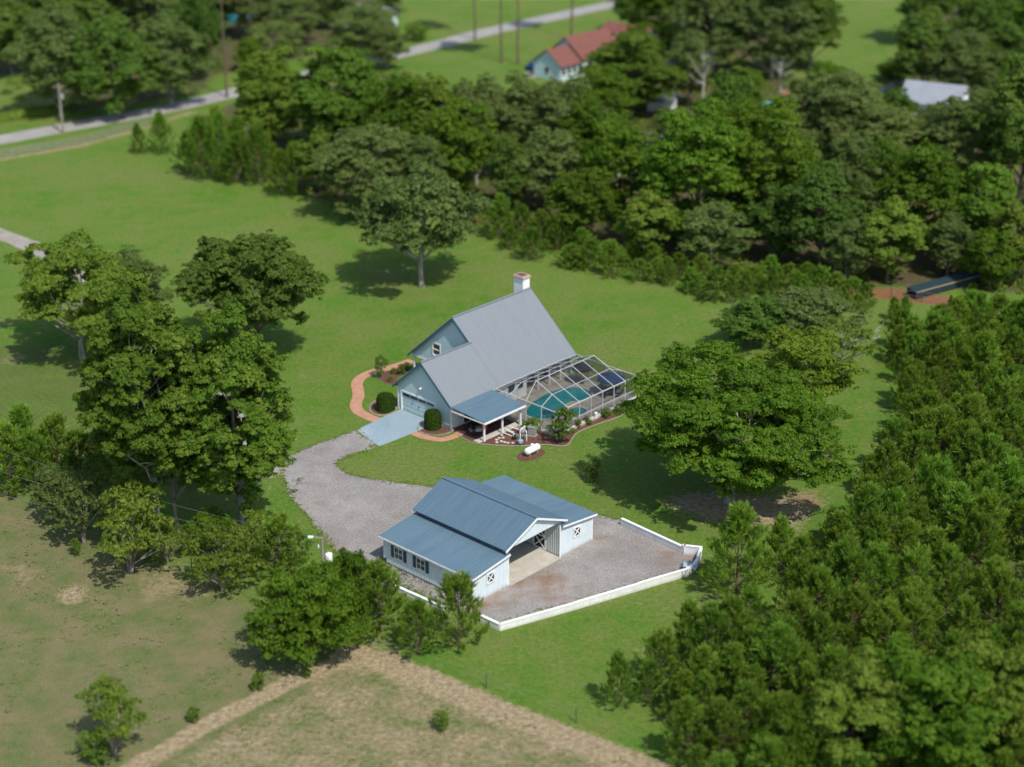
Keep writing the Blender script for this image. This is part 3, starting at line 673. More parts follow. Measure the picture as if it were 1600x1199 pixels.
# garage gable wall with lap boards
GY_, GX0, GX1 = -6.74, GLE+.38, HWD-.38
gl = lambda z: max(GX0, GU-(GR_-.12-z)/SL); gr = lambda z: min(GX1, GU+(GR_-.12-z)/SL)
DX0, DX1, DZ = -.82, 4.02, 2.12
m = MB(); lap_wall(m, GY_, 0, GR_-.14, gl, gr, [(DX0, DX1, -1, DZ)])
m.poly([(GX0, GY_+.16, -.1), (GX1, GY_+.16, -.1), (GX1, GY_+.16, HE), (GU, GY_+.16, GR_-.16), (GX0, GY_+.16, HE)])
m.build('wall', M['siding'], house)
m = MB()
for x0, x1, z0, z1 in ((DX0-.13, DX0, 0, DZ), (DX1, DX1+.13, 0, DZ), (DX0-.2, DX1+.2, DZ, DZ+.16)): m.box(x0, x1, GY_-.07, GY_+.1, z0, z1)
m.build('door_trim', M['white'], house)
gd = empty('garage_door'); gd.parent = house
for i in range(4):
    z0 = .03+i*.52
    f = MB(); f.box(DX0+.01, DX1-.01, GY_+.06, GY_+.11, z0, z0+.505)
    for j in range(8):
        xa = DX0+.06+j*(DX1-DX0-.06)/8
        if i < 3: f.box(xa, xa+.5, GY_+.045, GY_+.062, z0+.07, z0+.43)
    pn = f.build('panel', M['siding'], gd)
    if i == 3:
        for j in range(4):
            xa = DX0+.12+j*(DX1-DX0-.14)/4; MB().box(xa, xa+1.04, GY_+.04, GY_+.064, z0+.1, z0+.38).build('pane', M['glass'], pn)
MB().box(1.58, 1.68, GY_+.0, GY_+.062, .95, 1.08).build('handle', M['black'], gd)
for x in (GX0, GX1): MB().box(x-.07, x+.07, GY_-.06, GY_+.1, 0, HE-.15).build('corner_board', M['white'], house)
fl = MB().box(2.1, 2.32, GY_-.2, GY_-.03, 3.32, 3.5).build('floodlight', M['white'], house)
MB().lathe([(.03, -.0), (.11, .04), (.12, .12)], (2.21, GY_-.28, 3.26), 10).build('lamp_shade', M['white'], fl)
# side wall under the lean-to and along the pool
m = MB(); wx = GX1
batten_wall(m, (wx, GY_+.11), (wx, 4.6), 0, lambda t: HE-.1, sp=.3, nrm=(1, 0, 0))
batten_wall(m, (4.4, 4.6), (4.4, 11.75), 0, lambda t: HE+1.4, sp=.3, nrm=(1, 0, 0))
m.box(4.4, wx-.1, 4.5, 4.598, 0, HE-.1)
m.build('wall', M['white'], house)
m = MB(); batten_wall(m, (GX0, GY_+.12), (GX0, .25), 0, lambda t: HE-.1, nrm=(-1, 0, 0)); batten_wall(m, (-4.6, .5), (-4.6, 11.8), 0, lambda t: 4.3, nrm=(-1, 0, 0)); m.build('wall', M['siding'], house)
# openings on the pool side
def side_window(y0, y1, z0, z1, x, nm='window'):
    f = MB(); t = .07
    for a, b, c, e in ((y0-t, y1+t, z1, z1+t), (y0-t, y1+t, z0-t, z0), (y0-t, y0, z0, z1), (y1, y1+t, z0, z1)): f.box(x+.001, x+.05, a, b, c, e)
    o = f.build(nm, M['white'], house); MB().box(x+.002, x+.025, y0, y1, z0, z1).build('pane', M['glass'], o)
side_window(1.7, 2.7, 1.25, 2.1, wx); side_window(3.2, 4.0, 1.25, 2.1, wx)
side_window(5.4, 7.9, .25, 2.2, 4.4, 'sliding_door'); side_window(8.7, 11.2, .25, 2.2, 4.4, 'sliding_door')
side_window(-4.9, -3.1, .1, 2.1, wx, 'glass_door')
for y in (6.4, 8.2, 10.0, 11.75): MB().box(wx-.07, wx+.07, y-.07, y+.07, .2, HE-.2).build('veranda_post', M['white'], house)
# main gable
MY = .35
ml = lambda z: max(-6.45, -(HR-.12-z)/SL); mr = lambda z: min(GX1, (HR-.12-z)/SL)
m = MB(); lap_wall(m, MY, 2.55, HR-.14, ml, mr, [(-3.27, -2.22, 3.42, 4.72)]); lap_wall(m, MY, 0, 2.5, lambda z: -4.6, lambda z: GX1, [])
m.poly([(-6.4, MY+.12, 2.55), (6.2, MY+.12, 2.55), (0, MY+.12, HR-.16)]); m.box(-6.45, -4.6, MY, HLEN-.4, 2.45, 2.549)
m.poly([(-4.6, MY+.12, 0), (GX1, MY+.12, 0), (GX1, MY+.12, 2.55), (-4.6, MY+.12, 2.55)])
m.build('wall', M['siding'], house)
f = MB()
for a, b, c, e in ((-3.36, -2.13, 4.72, 4.84), (-3.36, -2.13, 3.3, 3.42), (-3.36, -3.26, 3.42, 4.72), (-2.23, -2.13, 3.42, 4.72), (-3.26, -2.23, 4.03, 4.09)): f.box(a, b, MY-.07, MY+.06, c, e)
o = f.build('window', M['white'], house); MB().box(-3.26, -2.23, MY+.02, MY+.05, 3.42, 4.72).build('pane', M['amber'], o)
MB().box(-6.45, -1.6, MY-.06, MY-.031, 2.40, 2.56).build('porch_beam', M['white'], house)
for y in (.45, 4.2, 8, 11.6): MB().box(-6.42, -6.26, y-.08, y+.08, 0, 2.44).build('porch_post', M['white'], house)
# far gable
m = MB(); m.poly([(-4.6, 11.8, 0), (GX1, 11.8, 0), (GX1, 11.8, HE-.2), (0, 11.8, HR-.2), (-4.6, 11.8, 4.3)]); m.build('wall', M['siding'], house)
# chimney
m = MB(); m.box(-1.55, -.25, 11.22, 12.25, 6.6, 9.72)
for i in range(14): m.box(-1.575, -.225, 11.195, 12.275, 6.7+i*.21, 6.88+i*.21)
ch = m.build('chimney', M['white'], house)
m = MB(); m.box(-1.68, -.12, 11.09, 12.38, 9.72, 9.86); m.box(-1.62, -.18, 11.15, 12.32, 9.86, 9.98); m.build('chimney_cap', surf('pale_brick_cap', (.46, .33, .28), (.36, .25, .21), 5, rough=.9), ch)
MB().box(-1.4, -.4, 11.35, 12.1, 9.981, 10.03).build('flue', surf('rusty_flue', (.12, .06, .045), rough=.8), ch)
# lean-to patio roof
pr = MB(); roof_slab(pr, (HWD+.02, -7.12, 2.74), (HWD+.02, -1.1, 2.74), (11.35, -1.1, 2.42), (11.35, -7.12, 2.42), rib=.4, rh=.014)
pro = pr.build('patio_roof', M['bluelean'], house)
m = MB(); m.box(11.33, 11.42, -7.14, -1.08, 2.16, 2.36); m.box(HWD+.05, 11.33, -7.16, -7.1, 2.22, 2.34); m.build('gutter', M['white'], pro)
MB().box(10.75, 10.89, -7.0, -1.2, 2.2, 2.34).build('beam', M['white'], pro)
for y in (-6.6, -3.95, -1.25): MB().box(10.74, 10.90, y-.08, y+.08, 0, 2.2).build('post', M['white'], pro)

# ------------------------------------------------------------------ paving and beds by the house
def wl(root, x, y, z=0): return (Matrix.Translation(root.location) @ Matrix.Rotation(root.rotation_euler.z, 4, 'Z')) @ Vector((x, y, z))
dv = sheet('driveway_slab', [wl(house, *q) for q in ((-1.0, -6.75), (4.2, -6.75), (4.15, -10.2), (3.9, -14.5), (-.5, -13.5), (-.85, -10))], .05, M['bluecon'], thick=.12, kind='structure')
strip('walkway', [gp(*p) for p in [(591, 658), (574, 651), (560, 643), (556, 633), (560, 620), (559, 608), (557.5, 600), (565, 590), (584, 581), (610, 575), (644, 564)]], 1.25, .035, M['pink'], kind='structure')
strip('walkway', [gp(*p) for p in [(645, 676.5), (662, 683), (689, 687.5), (712, 681.5), (722, 674)]], .95, .034, M['pink'], kind='structure')
sheet('patio_floor', [wl(house, *q) for q in ((6.3, -6.9), (11.2, -7.0), (11.4, -1.2), (6.3, -1.2))], .03, M['paver'], kind='structure')
strip('walkway', [wl(house, *q) for q in ((10.3, -7.2), (10.35, -4), (10.4, -1.0))], .9, .042, M['concrete'], kind='structure')
strip('walkway', [wl(house, *q) for q in ((10.6, -1.6), (12.2, -1.7))], .9, .047, M['concrete'], kind='structure')
BED = [(716, 681), (737, 692), (765, 696), (810, 698), (850, 696), (878, 698), (889, 694), (894, 686), (904, 676), (930, 665), (962, 654), (985, 643), (992, 632), (985, 624), (900, 640), (860, 660), (800, 655), (745, 660)]
sheet('mulch_bed', [gp(*p) for p in BED], .018, M['mulch'], jag=.05, step=.4, kind='structure')
E_ = spline([tuple(gp(*p)) for p in BED[:12]], 6)
MB().tube([(p.x, p.y, .05) for p in E_], .075, 6).build('bed_edging', M['stone'], kind='structure')
sheet('mulch_bed', [gp(*p) for p in [(588, 590), (598, 583), (612, 578), (632, 573), (640, 578), (622, 590), (617, 602), (602, 599)]], .016, M['mulch'], jag=.08, step=.4, kind='structure')
def ring_bed(px, py, rx, ry):
    c = gp(px, py); pts = [(c.x+math.cos(t*6.283/24)*rx, c.y+math.sin(t*6.283/24)*ry, 0) for t in range(24)]
    sheet('mulch_bed', [Vector(p) for p in pts], .02, M['mulch'], jag=.05, step=.3, kind='structure')
    m = MB(); k = 46
    for i in range(k):
        t = i*6.283/k; r_ = rnd.uniform(.08, .15)
        m.lathe([(r_*.9, -.02), (r_, .06), (r_*.6, .13)], (c.x+math.cos(t)*rx*1.04, c.y+math.sin(t)*ry*1.04, 0), 6)
    return m.build('stone_edging', M['stone'], kind='stuff')
ring_bed(598.5, 637, 1.35, 2.0); ring_bed(681, 670, 1.75, 1.6)

# pool deck with a real basin
POOL = [(9.6, .9), (8.7, 2.2), (8.0, 4.2), (7.7, 6.2), (7.9, 8.2), (8.7, 9.5), (10.0, 9.9), (11.3, 9.4), (11.9, 8.4), (11.6, 7.2), (11.0, 6.3), (11.2, 5.2), (12.0, 4.2), (12.5, 3.0), (12.2, 1.6), (11.0, .7)]
PL = spline([(p[0], p[1], 0) for p in POOL], 5, closed=True)
SPA = [(13.1+.95*math.cos(t*.3142), 5.0+.95*math.sin(t*.3142)) for t in range(20)]
bm = bmesh.new(); es = []
for loop in ([(HWD-.36, -1.05), (15.55, -1.05), (15.55, 12.05), (HWD-.36, 12.05), (4.42, 12.05), (4.42, 4.62), (HWD-.36, 4.62)], [(p.x, p.y) for p in PL], SPA):
    vs = [bm.verts.new((p[0], p[1], .2)) for p in loop]; es += [bm.edges.new((vs[i], vs[(i+1) % len(vs)])) for i in range(len(vs))]
bmesh.ops.triangle_fill(bm, use_beauty=True, use_dissolve=False, edges=es)
r_ = bmesh.ops.extrude_face_region(bm, geom=list(bm.faces))
for v in [e for e in r_['geom'] if isinstance(e, bmesh.types.BMVert)]: v.co.z -= .24
bmesh.ops.recalc_face_normals(bm, faces=bm.faces)
me = bpy.data.meshes.new('pool_deck'); bm.to_mesh(me); bm.free(); me.materials.append(M['deck'])
dk = link('pool_deck', me, kind='structure'); dk.location = house.location; dk.rotation_euler = house.rotation_euler
def water_mat():
    m, t, out = new_mat('pool_water'); v = objvec(t); b = N(t, 'ShaderNodeBsdfPrincipled', Roughness=.06)
    s = N(t, 'ShaderNodeSeparateXYZ'); L(t, v, s.inputs[0])
    dx = math_(t, 'SUBTRACT', s.outputs[0], 10.9); dy = math_(t, 'SUBTRACT', s.outputs[1], 2.9)
    dd = math_(t, 'ADD', math_(t, 'MULTIPLY', dx, dx), math_(t, 'MULTIPLY', math_(t, 'MULTIPLY', dy, dy), .55))
    n = noise_node(t, 1.3, 3, .5, v)
    deep = ramp(t, math_(t, 'ADD', dd, math_(t, 'MULTIPLY', n, .9)), [(.75, (.002, .055, .13)), (1.0, (.004, .24, .25))])
    c = mixc(t, ramp(t, noise_node(t, 2.4, 4, .6, v), [(.4, 0.), (.7, .5)]), deep, (.01, .29, .28))
    L(t, c, b.inputs['Base Color'])
    bp = N(t, 'ShaderNodeBump', Strength=.25, Distance=.05); L(t, noise_node(t, 3.5, 3, .5, v), bp.inputs['Height']); L(t, bp.outputs[0], b.inputs['Normal'])
    L(t, b.outputs[0], out.inputs[0]); return m
M['water'] = water_mat()
for nm, lp in (('pool_water', [(p.x, p.y) for p in PL]), ('spa_water', SPA)):
    o = sheet(nm, [Vector((p[0], p[1], 0)) for p in lp], .12, M['water'], kind='structure'); o.location = house.location; o.rotation_euler = house.rotation_euler
for nm, lp in (('pool_coping', [Vector((p.x, p.y, .235)) for p in PL]), ('spa_coping', [Vector((p[0], p[1], .25)) for p in SPA])):
    m = MB(); k = len(lp); c = sum(lp, Vector())/k; q = []
    for i in range(k):
        d = (lp[(i+1) % k]-lp[i-1]).normalized(); n = Vector((d.y, -d.x, 0)); n = n if n.dot(lp[i]-c) > 0 or nm == 'pool_coping' else -n
        q.append((lp[i], n))
    sgn = -1 if nm == 'pool_coping' else 1
    for off, z in ((-.02, -.1), (-.02, .0), (.26, .0), (.26, -.05)):
        m.v += [tuple(p + n*off*sgn + Vector((0, 0, z))) for p, n in q]
    for r2 in range(3):
        m.f += [(r2*k+i, r2*k+(i+1) % k, (r2+1)*k+(i+1) % k, (r2+1)*k+i) for i in range(k)]
    o = m.build(nm, M['concrete'], kind='structure'); o.location = house.location; o.rotation_euler = house.rotation_euler

# ------------------------------------------------------------------ screened pool enclosure
def screen_mat():
    m, t, out = new_mat('dark_insect_screen'); d = N(t, 'ShaderNodeBsdfDiffuse'); d.inputs[0].default_value = (.03, .032, .035, 1)
    tr = N(t, 'ShaderNodeBsdfTransparent'); mx = N(t, 'ShaderNodeMixShader'); mx.inputs[0].default_value = .38
    L(t, tr.outputs[0], mx.inputs[1]); L(t, d.outputs[0], mx.inputs[2]); L(t, mx.outputs[0], out.inputs[0]); return m
M['screen'] = screen_mat()
cage = empty('pool_enclosure', wl(house, 11, 5.5), -R(42.77), 'white framed screened pool enclosure with hipped roof beside the house', 'pool enclosure')
def cg(x, y, z): return Vector((x-11, y-5.5, z))
FN = [(6.95, 2.80), (9.0, 3.58), (11.0, 4.32), (13.2, 3.45), (15.3, 2.65)]
FW = [.9+1.82*i for i in range(6)]; W0, W1 = -.82, 11.85
EN = [(6.95, 2.75), (8.97, 2.72), (11.2, 2.69), (13.3, 2.67), (15.3, 2.65)]
T = .056
M['frame'] = surf('off_white_aluminium', (.52, .515, .52), rough=.4)
def member(nm, a, b, w=T, h=None): MB().bar(a, b, w, h or w*1.3).build(nm, M['frame'], cage)
for w in FW:
    for (a, az), (b, bz) in zip(FN[:-1], FN[1:]): member('rafter', cg(a, w, az), cg(b, w, bz))
for (u, z) in (FN[0], FN[2], FN[4]): 
    for a, b in zip(FW[:-1], FW[1:]): member('ridge_beam' if u == 11.0 else 'eave_beam', cg(u, a, z), cg(u, b, z), T*1.2 if u != 11 else T)
for (u, z) in (FN[1], FN[3]):
    for a, b in zip(FW[:-1], FW[1:]): member('purlin', cg(u, a, z), cg(u, b, z), T*.7)
for we, wf in ((W0, FW[0]), (W1, FW[-1])):
    for (e, ez), (u, z) in zip(EN, FN): member('hip_rafter', cg(e, we, ez), cg(u, wf, z), T*.9)
    for (a, az), (b, bz) in zip(EN[:-1], EN[1:]): member('eave_beam', cg(a, we, az), cg(b, we, bz), T*1.25)
for w in [W0]+FW+[W1]: member('post', cg(15.3, w, .2), cg(15.3, w, 2.6), .065)
for u, z in EN[:-1]:
    member('post', cg(u, W0, .2), cg(u, W0, z-.06), .08); member('post', cg(u, W1, .2), cg(u, W1, z-.06), .08)
ALLW = [W0]+FW+[W1]
for a, b in zip(ALLW[:-1], ALLW[1:]): member('bottom_rail', cg(15.3, a+.04, .27), cg(15.3, b-.04, .27), .07, .14); member('chair_rail', cg(15.3, a+.04, 1.1), cg(15.3, b-.04, 1.1), .045)
for we in (W0, W1):
    for (a, _), (b, _) in zip(EN[:-1], EN[1:]): member('bottom_rail', cg(a+.04, we, .27), cg(b-.04, we, .27), .07, .14); member('chair_rail', cg(a+.04, we, 1.1), cg(b-.04, we, 1.1), .045)
def panel(*p):
    MB().poly(p).build('screen_panel', M['screen'], cage)
for a, b in zip(FW[:-1], FW[1:]):
    for (u, z), (u2, z2) in zip(FN[:-1], FN[1:]): panel(cg(u, a, z), cg(u, b, z), cg(u2, b, z2), cg(u2, a, z2))
for we, wf in ((W0, FW[0]), (W1, FW[-1])):
    for i in range(4): panel(cg(EN[i][0], we, EN[i][1]), cg(EN[i+1][0], we, EN[i+1][1]), cg(FN[i+1][0], wf, FN[i+1][1]), cg(FN[i][0], wf, FN[i][1]))
    for i in range(4): panel(cg(EN[i][0], we, .21), cg(EN[i+1][0], we, .21), cg(EN[i+1][0], we, EN[i+1][1]-.05), cg(EN[i][0], we, EN[i][1]-.05))
for a, b in zip(ALLW[:-1], ALLW[1:]): panel(cg(15.3, a, .21), cg(15.3, b, .21), cg(15.3, b, 2.6), cg(15.3, a, 2.6))

# ------------------------------------------------------------------ patio furniture
def umbrella(name, loc, mat, r, h, label):
    o = empty(name, loc, .3, label, 'umbrella'); n = 8
    m = MB(); top = (0, 0, h)
    for i in range(n):
        a, b = i*6.283/n, (i+1)*6.283/n
        m.poly([top, (r*math.cos(a), r*math.sin(a), h-.5), (r*math.cos(b), r*math.sin(b), h-.5)])
        m.poly([(r*math.cos(a), r*math.sin(a), h-.5), (r*math.cos(a), r*math.sin(a), h-.66), (r*math.cos(b), r*math.sin(b), h-.66), (r*math.cos(b), r*math.sin(b), h-.5)])
    m.build('canopy', mat, o)
    MB().tube([(0, 0, 0), (0, 0, h+.08)], .025, 6).build('pole', M['steel'], o); MB().lathe([(.28, 0), (.28, .06), (.05, .1)], n=10).build('base', M['black'], o)
    m = MB()
    for i in range(n): a = i*6.283/n; m.bar((0, 0, h-.03), (r*math.cos(a), r*math.sin(a), h-.53), .02)
    m.build('ribs', M['steel'], o); return o
def table(loc, r, label):
    o = empty('patio_table', loc, 0, label, 'table'); MB().lathe([(r, .70), (r, .73)], n=20).build('tabletop', M['black'], o)
    for i in range(4): a = i*1.57+.5; MB().bar((r*.75*math.cos(a), r*.75*math.sin(a), 0), (r*.6*math.cos(a), r*.6*math.sin(a), .7), .04).build('leg', M['black'], o)
def chair(loc, rz, label):
    o = empty('patio_chair', loc, rz, label, 'chair', 'patio chairs round the table in the pool enclosure')
    MB().box(-.25, .25, -.25, .25, .40, .44).build('seat', M['black'], o); b = MB()
    b.bar((-.24, .25, .44), (-.24, .33, .92), .03); b.bar((.24, .25, .44), (.24, .33, .92), .03); b.bar((-.24, .325, .9), (.24, .325, .9), .035)
    for i in range(5): b.bar((-.18+i*.09, .27, .47), (-.18+i*.09, .33, .9), .03, .012)
    b.build('backrest', M['black'], o)
    for x in (-.22, .22):
        for y in (-.22, .22): MB().bar((x, y, 0), (x, y, .40), .03).build('leg', M['steel'], o)
        MB().bar((x*1.15, -.22, .62), (x*1.15, .28, .62), .035).build('armrest', M['steel'], o)
UM = wl(house, 12.9, 10.6, .2)
umbrella('patio_umbrella', UM+Vector((0, 0, .01)), M['navy'], 1.55, 2.45, 'navy blue patio umbrella open over the table in the pool enclosure')
table(UM, .65, 'round dark patio table under the navy umbrella')
for i, lab in enumerate(('patio chair on the pool side of the umbrella table', 'patio chair at the umbrella table nearest the long screen wall', 'patio chair at the umbrella table nearest the far screen wall', 'patio chair at the umbrella table on the side of the house')):
    a = [-2.2, -.6, .9, 2.4][i]; chair(UM+Vector((math.cos(a)*1.05, math.sin(a)*1.05, 0)), a-math.pi/2, lab)
umbrella('patio_umbrella', wl(house, 8.6, 10.9, .2), surf('charcoal_canvas', (.025, .028, .03), rough=.85), 1.2, 2.35, 'charcoal patio umbrella open at the house end of the pool deck')

# under the lean-to
mw = empty('garden_machine', wl(house, 8.9, -5.6, .03), R(20), 'red fronted dark grey machine parked under the blue lean-to roof', 'machine')
m = MB(); m.box(-.75, .35, -.36, .36, .28, .5); m.box(-.2, .3, -.3, .3, .5, .62); m.build('body', M['steel'], mw)
m = MB(); m.box(.352, .95, -.3, .3, .3, .78); m.box(.45, .97, -.24, .24, .781, .86); m.build('hood', M['red'], mw, bevel=.05)
m = MB(); m.box(-.6, -.15, -.24, .24, .56, .64); m.box(-.66, -.56, -.24, .24, .641, .98); m.build('seat', M['black'], mw, bevel=.03)
for x, y, r2 in ((-.5, .42, .26), (-.5, -.42, .26), (.72, .36, .19), (.72, -.36, .19)):
    MB().tube([(x, y-.09, r2), (x, y+.09, r2)], r2, 12).build('wheel', M['black'], mw)
MB().tube([(.35, 0, .7), (.1, 0, 1.0)], .03, 6).build('steering_column', M['black'], mw)
gr_ = empty('barbecue_grill', wl(house, 8.2, -2.6, .03), R(10), 'black barbecue grill in the shade of the lean-to roof', 'grill')
m = MB(); m.box(-.4, .4, -.28, .28, .25, .8); m.build('cabinet', M['black'], gr_); m = MB()
m.tube([(-.4, 0, .82), (.4, 0, .82)], .3, 12); m.build('lid', M['black'], gr_)
for s in (-1, 1): MB().box(min(s*.41, s*.8), max(s*.41, s*.8), -.24, .24, .78, .82).build('side_shelf', M['steel'], gr_)
for x in (-.35, .35):
    for y in (-.22, .22): MB().bar((x, y, 0), (x, y, .25), .06).build('leg', M['black'], gr_)
bn = empty('patio_bench', wl(house, 7.1, -1.9, .03), R(0), 'dark bench against the house wall under the lean-to', 'bench')
MB().box(-.25, .25, -.7, .7, .40, .45).build('seat', M['black'], bn); MB().box(-.3, -.25, -.7, .7, .5, .9).build('backrest', M['black'], bn)
for y in (-.6, .6): MB().box(-.22, .22, y-.03, y+.03, 0, .40).build('leg', M['black'], bn)

# pool equipment
P = gp(816, 684); pf = empty('pool_filter', P, 0, 'grey upright pool filter tank among white pipes on the mulch bed', 'pool filter')
MB().lathe([(.20, 0), (.31, .1), (.33, .5), (.33, .75), (.30, 1.0), (.16, 1.16), (.06, 1.2)], n=18).build('tank', M['poolgrey'], pf, smooth=True)
MB().lathe([(.345, .58), (.345, .66)], n=18).build('clamp_band', M['black'], pf); MB().lathe([(.06, 1.2), (.08, 1.25), (.08, 1.32)], n=8).build('gauge', M['black'], pf)
P = gp(832, 680); ht = empty('pool_heater', P, R(-20), 'boxy grey pool heater beside the filter tank', 'pool heater')
MB().box(-.4, .4, -.36, .36, .06, .95).build('cabinet', M['poolgrey'], ht, bevel=.03); MB().box(-.42, .42, -.38, .38, .951, 1.0).build('top_grille', M['steel'], ht); MB().box(-.45, .45, -.42, .42, 0, .06).build('pad', M['concrete'], ht)
P = gp(805, 686); pp = empty('pool_pump', P, R(40), 'small black pool pump on the mulch in front of the filter', 'pool pump')
MB().tube([(-.35, 0, .25), (.1, 0, .25)], .14, 12).build('motor', M['black'], pp); MB().lathe([(.15, 0), (.17, .1), (.17, .38), (.12, .42)], (.28, 0, 0), 12).build('strainer', M['poolgrey'], pp); MB().box(-.4, .45, -.15, .15, 0, .08).build('base', M['black'], pp)
P = gp(803, 680); pi = empty('pool_pipes', P, -R(42.77), 'white plumbing pipes looping round the pool filter', 'pipes')
for pts in ([(-.9, -.3, .1), (-.9, -.3, .5), (.2, -.3, .5), (.2, -.3, .1)], [(-.8, .15, .1), (-.8, .15, .7), (.5, .15, .7), (.9, .3, .7)], [(1.3, -.5, 0), (1.3, -.5, 1.1), (1.3, .2, 1.35), (1.3, .2, .2)], [(1.9, -.2, 0), (1.9, -.2, .9), (1.5, .2, .9)], [(-1.2, -.5, .12), (-.2, -.5, .12), (.6, -.6, .12)], [(-1.1, .1, .12), (.0, .1, .12)], [(1.7, -.9, 0), (1.7, -.9, 1.0)]):
    MB().tube(pts, .05, 7).build('pipe', M['white'], pi)
P = gp(813, 694.5); bk = empty('storage_tub', P, .4, 'blue grey rounded tub on the mulch in front of the pool pump', 'tub')
MB().lathe([(.2, 0), (.26, .2), (.28, .4)], n=16).build('body', M['bluegrey'], bk, smooth=True); MB().lathe([(.30, .4), (.30, .44), (.18, .52), (.04, .54)], n=16).build('lid', M['bluegrey'], bk)
P = gp(840, 672); og = empty('garden_ornament', P, 0, 'small white ornament standing in the shrub by the heater', 'ornament')
MB().lathe([(.14, 0), (.16, .08), (.07, .16), (.06, .4), (.13, .5), (.15, .62), (.09, .74), (.03, .82)], n=12).build('body', M['white'], og, smooth=True)
P = gp(931, 655); og = empty('garden_riser', P, 0, 'short white capped riser pipe in the bed by the screen wall', 'pipe')
MB().tube([(0, 0, 0), (0, 0, .6)], .1, 8).build('pipe', M['white'], og); MB().lathe([(.16, .6), (.16, .72), (.05, .78)], n=10).build('cap', M['white'], og)
M['stepstone'] = surf('cream_stone', (.58, .54, .47), (.44, .41, .35), 4, rough=.9)
SS = ['pair by the lean-to post, upper stone', 'beside the middle lean-to post', 'third in the row towards the tub', 'fourth in the row', 'nearest the corner post', 'lower stone at the bed edge', 'below the upper pair', 'middle of the lower row', 'nearest the tub']
for (px, py), lab in zip([(784, 681), (786, 685), (780, 685.5), (783.5, 690.5), (776, 688), (776.5, 692), (788.5, 692), (794, 693), (801, 693)], SS):
    P = gp(px, py); r2 = rnd.uniform(.12, .15); n = 9; poly = [(r2*rnd.uniform(.85, 1.1)*math.cos(i*6.283/n)*1.2, r2*rnd.uniform(.85, 1.1)*math.sin(i*6.283/n)*1.1) for i in range(n)]
    o = MB().prism(poly, 0, .07).build('stepping_stone', M['stepstone'], label='white stepping stone on red mulch, '+lab, cat='stone', group='stepping stones in the mulch bed'); o.location = P+Vector((0, 0, .018))

# propane tank
P = gp(829, 711); sheet('tank_bed', [P+Vector((1.75*math.cos(t*.524)*(U if 0 else W).x+1.1*math.sin(t*.524)*U.x, 1.75*math.cos(t*.524)*W.y+1.1*math.sin(t*.524)*U.y, 0)) for t in range(12)], .014, M['mulch'], jag=.1, step=.3, kind='structure')
pt = empty('propane_tank', P+W*.25, R(90)-R(42.67), 'white horizontal propane tank on a small mulch oval in the lawn', 'gas tank'); pt.scale = (.78, .78, .78)
prof = []
for i in range(7): a = math.pi/2*i/6; prof.append((-.95-.32*math.cos(a), .46*math.sin(a)))
prof += [(x, r2) for x, r2 in [(-p[0], p[1]) for p in prof[::-1]]]
m = MB(); k = 20
for x, r2 in prof:
    for j in range(k): t = 6.283185*j/k; m.v.append((x, max(r2, .01)*math.cos(t), .68+max(r2, .01)*math.sin(t)))
for i in range(len(prof)-1):
    for j in range(k): m.f.append((i*k+j, i*k+(j+1) % k, (i+1)*k+(j+1) % k, (i+1)*k+j))
m.build('shell', M['white'], pt, smooth=True)
MB().lathe([(.22, 1.1), (.24, 1.2), (.24, 1.36), (.18, 1.42), (.05, 1.44)], n=14).build('dome', M['white'], pt, smooth=True)
for x in (-.7, .7): MB().box(x-.08, x+.08, -.3, .3, 0, .3).build('leg', M['steel'], pt)

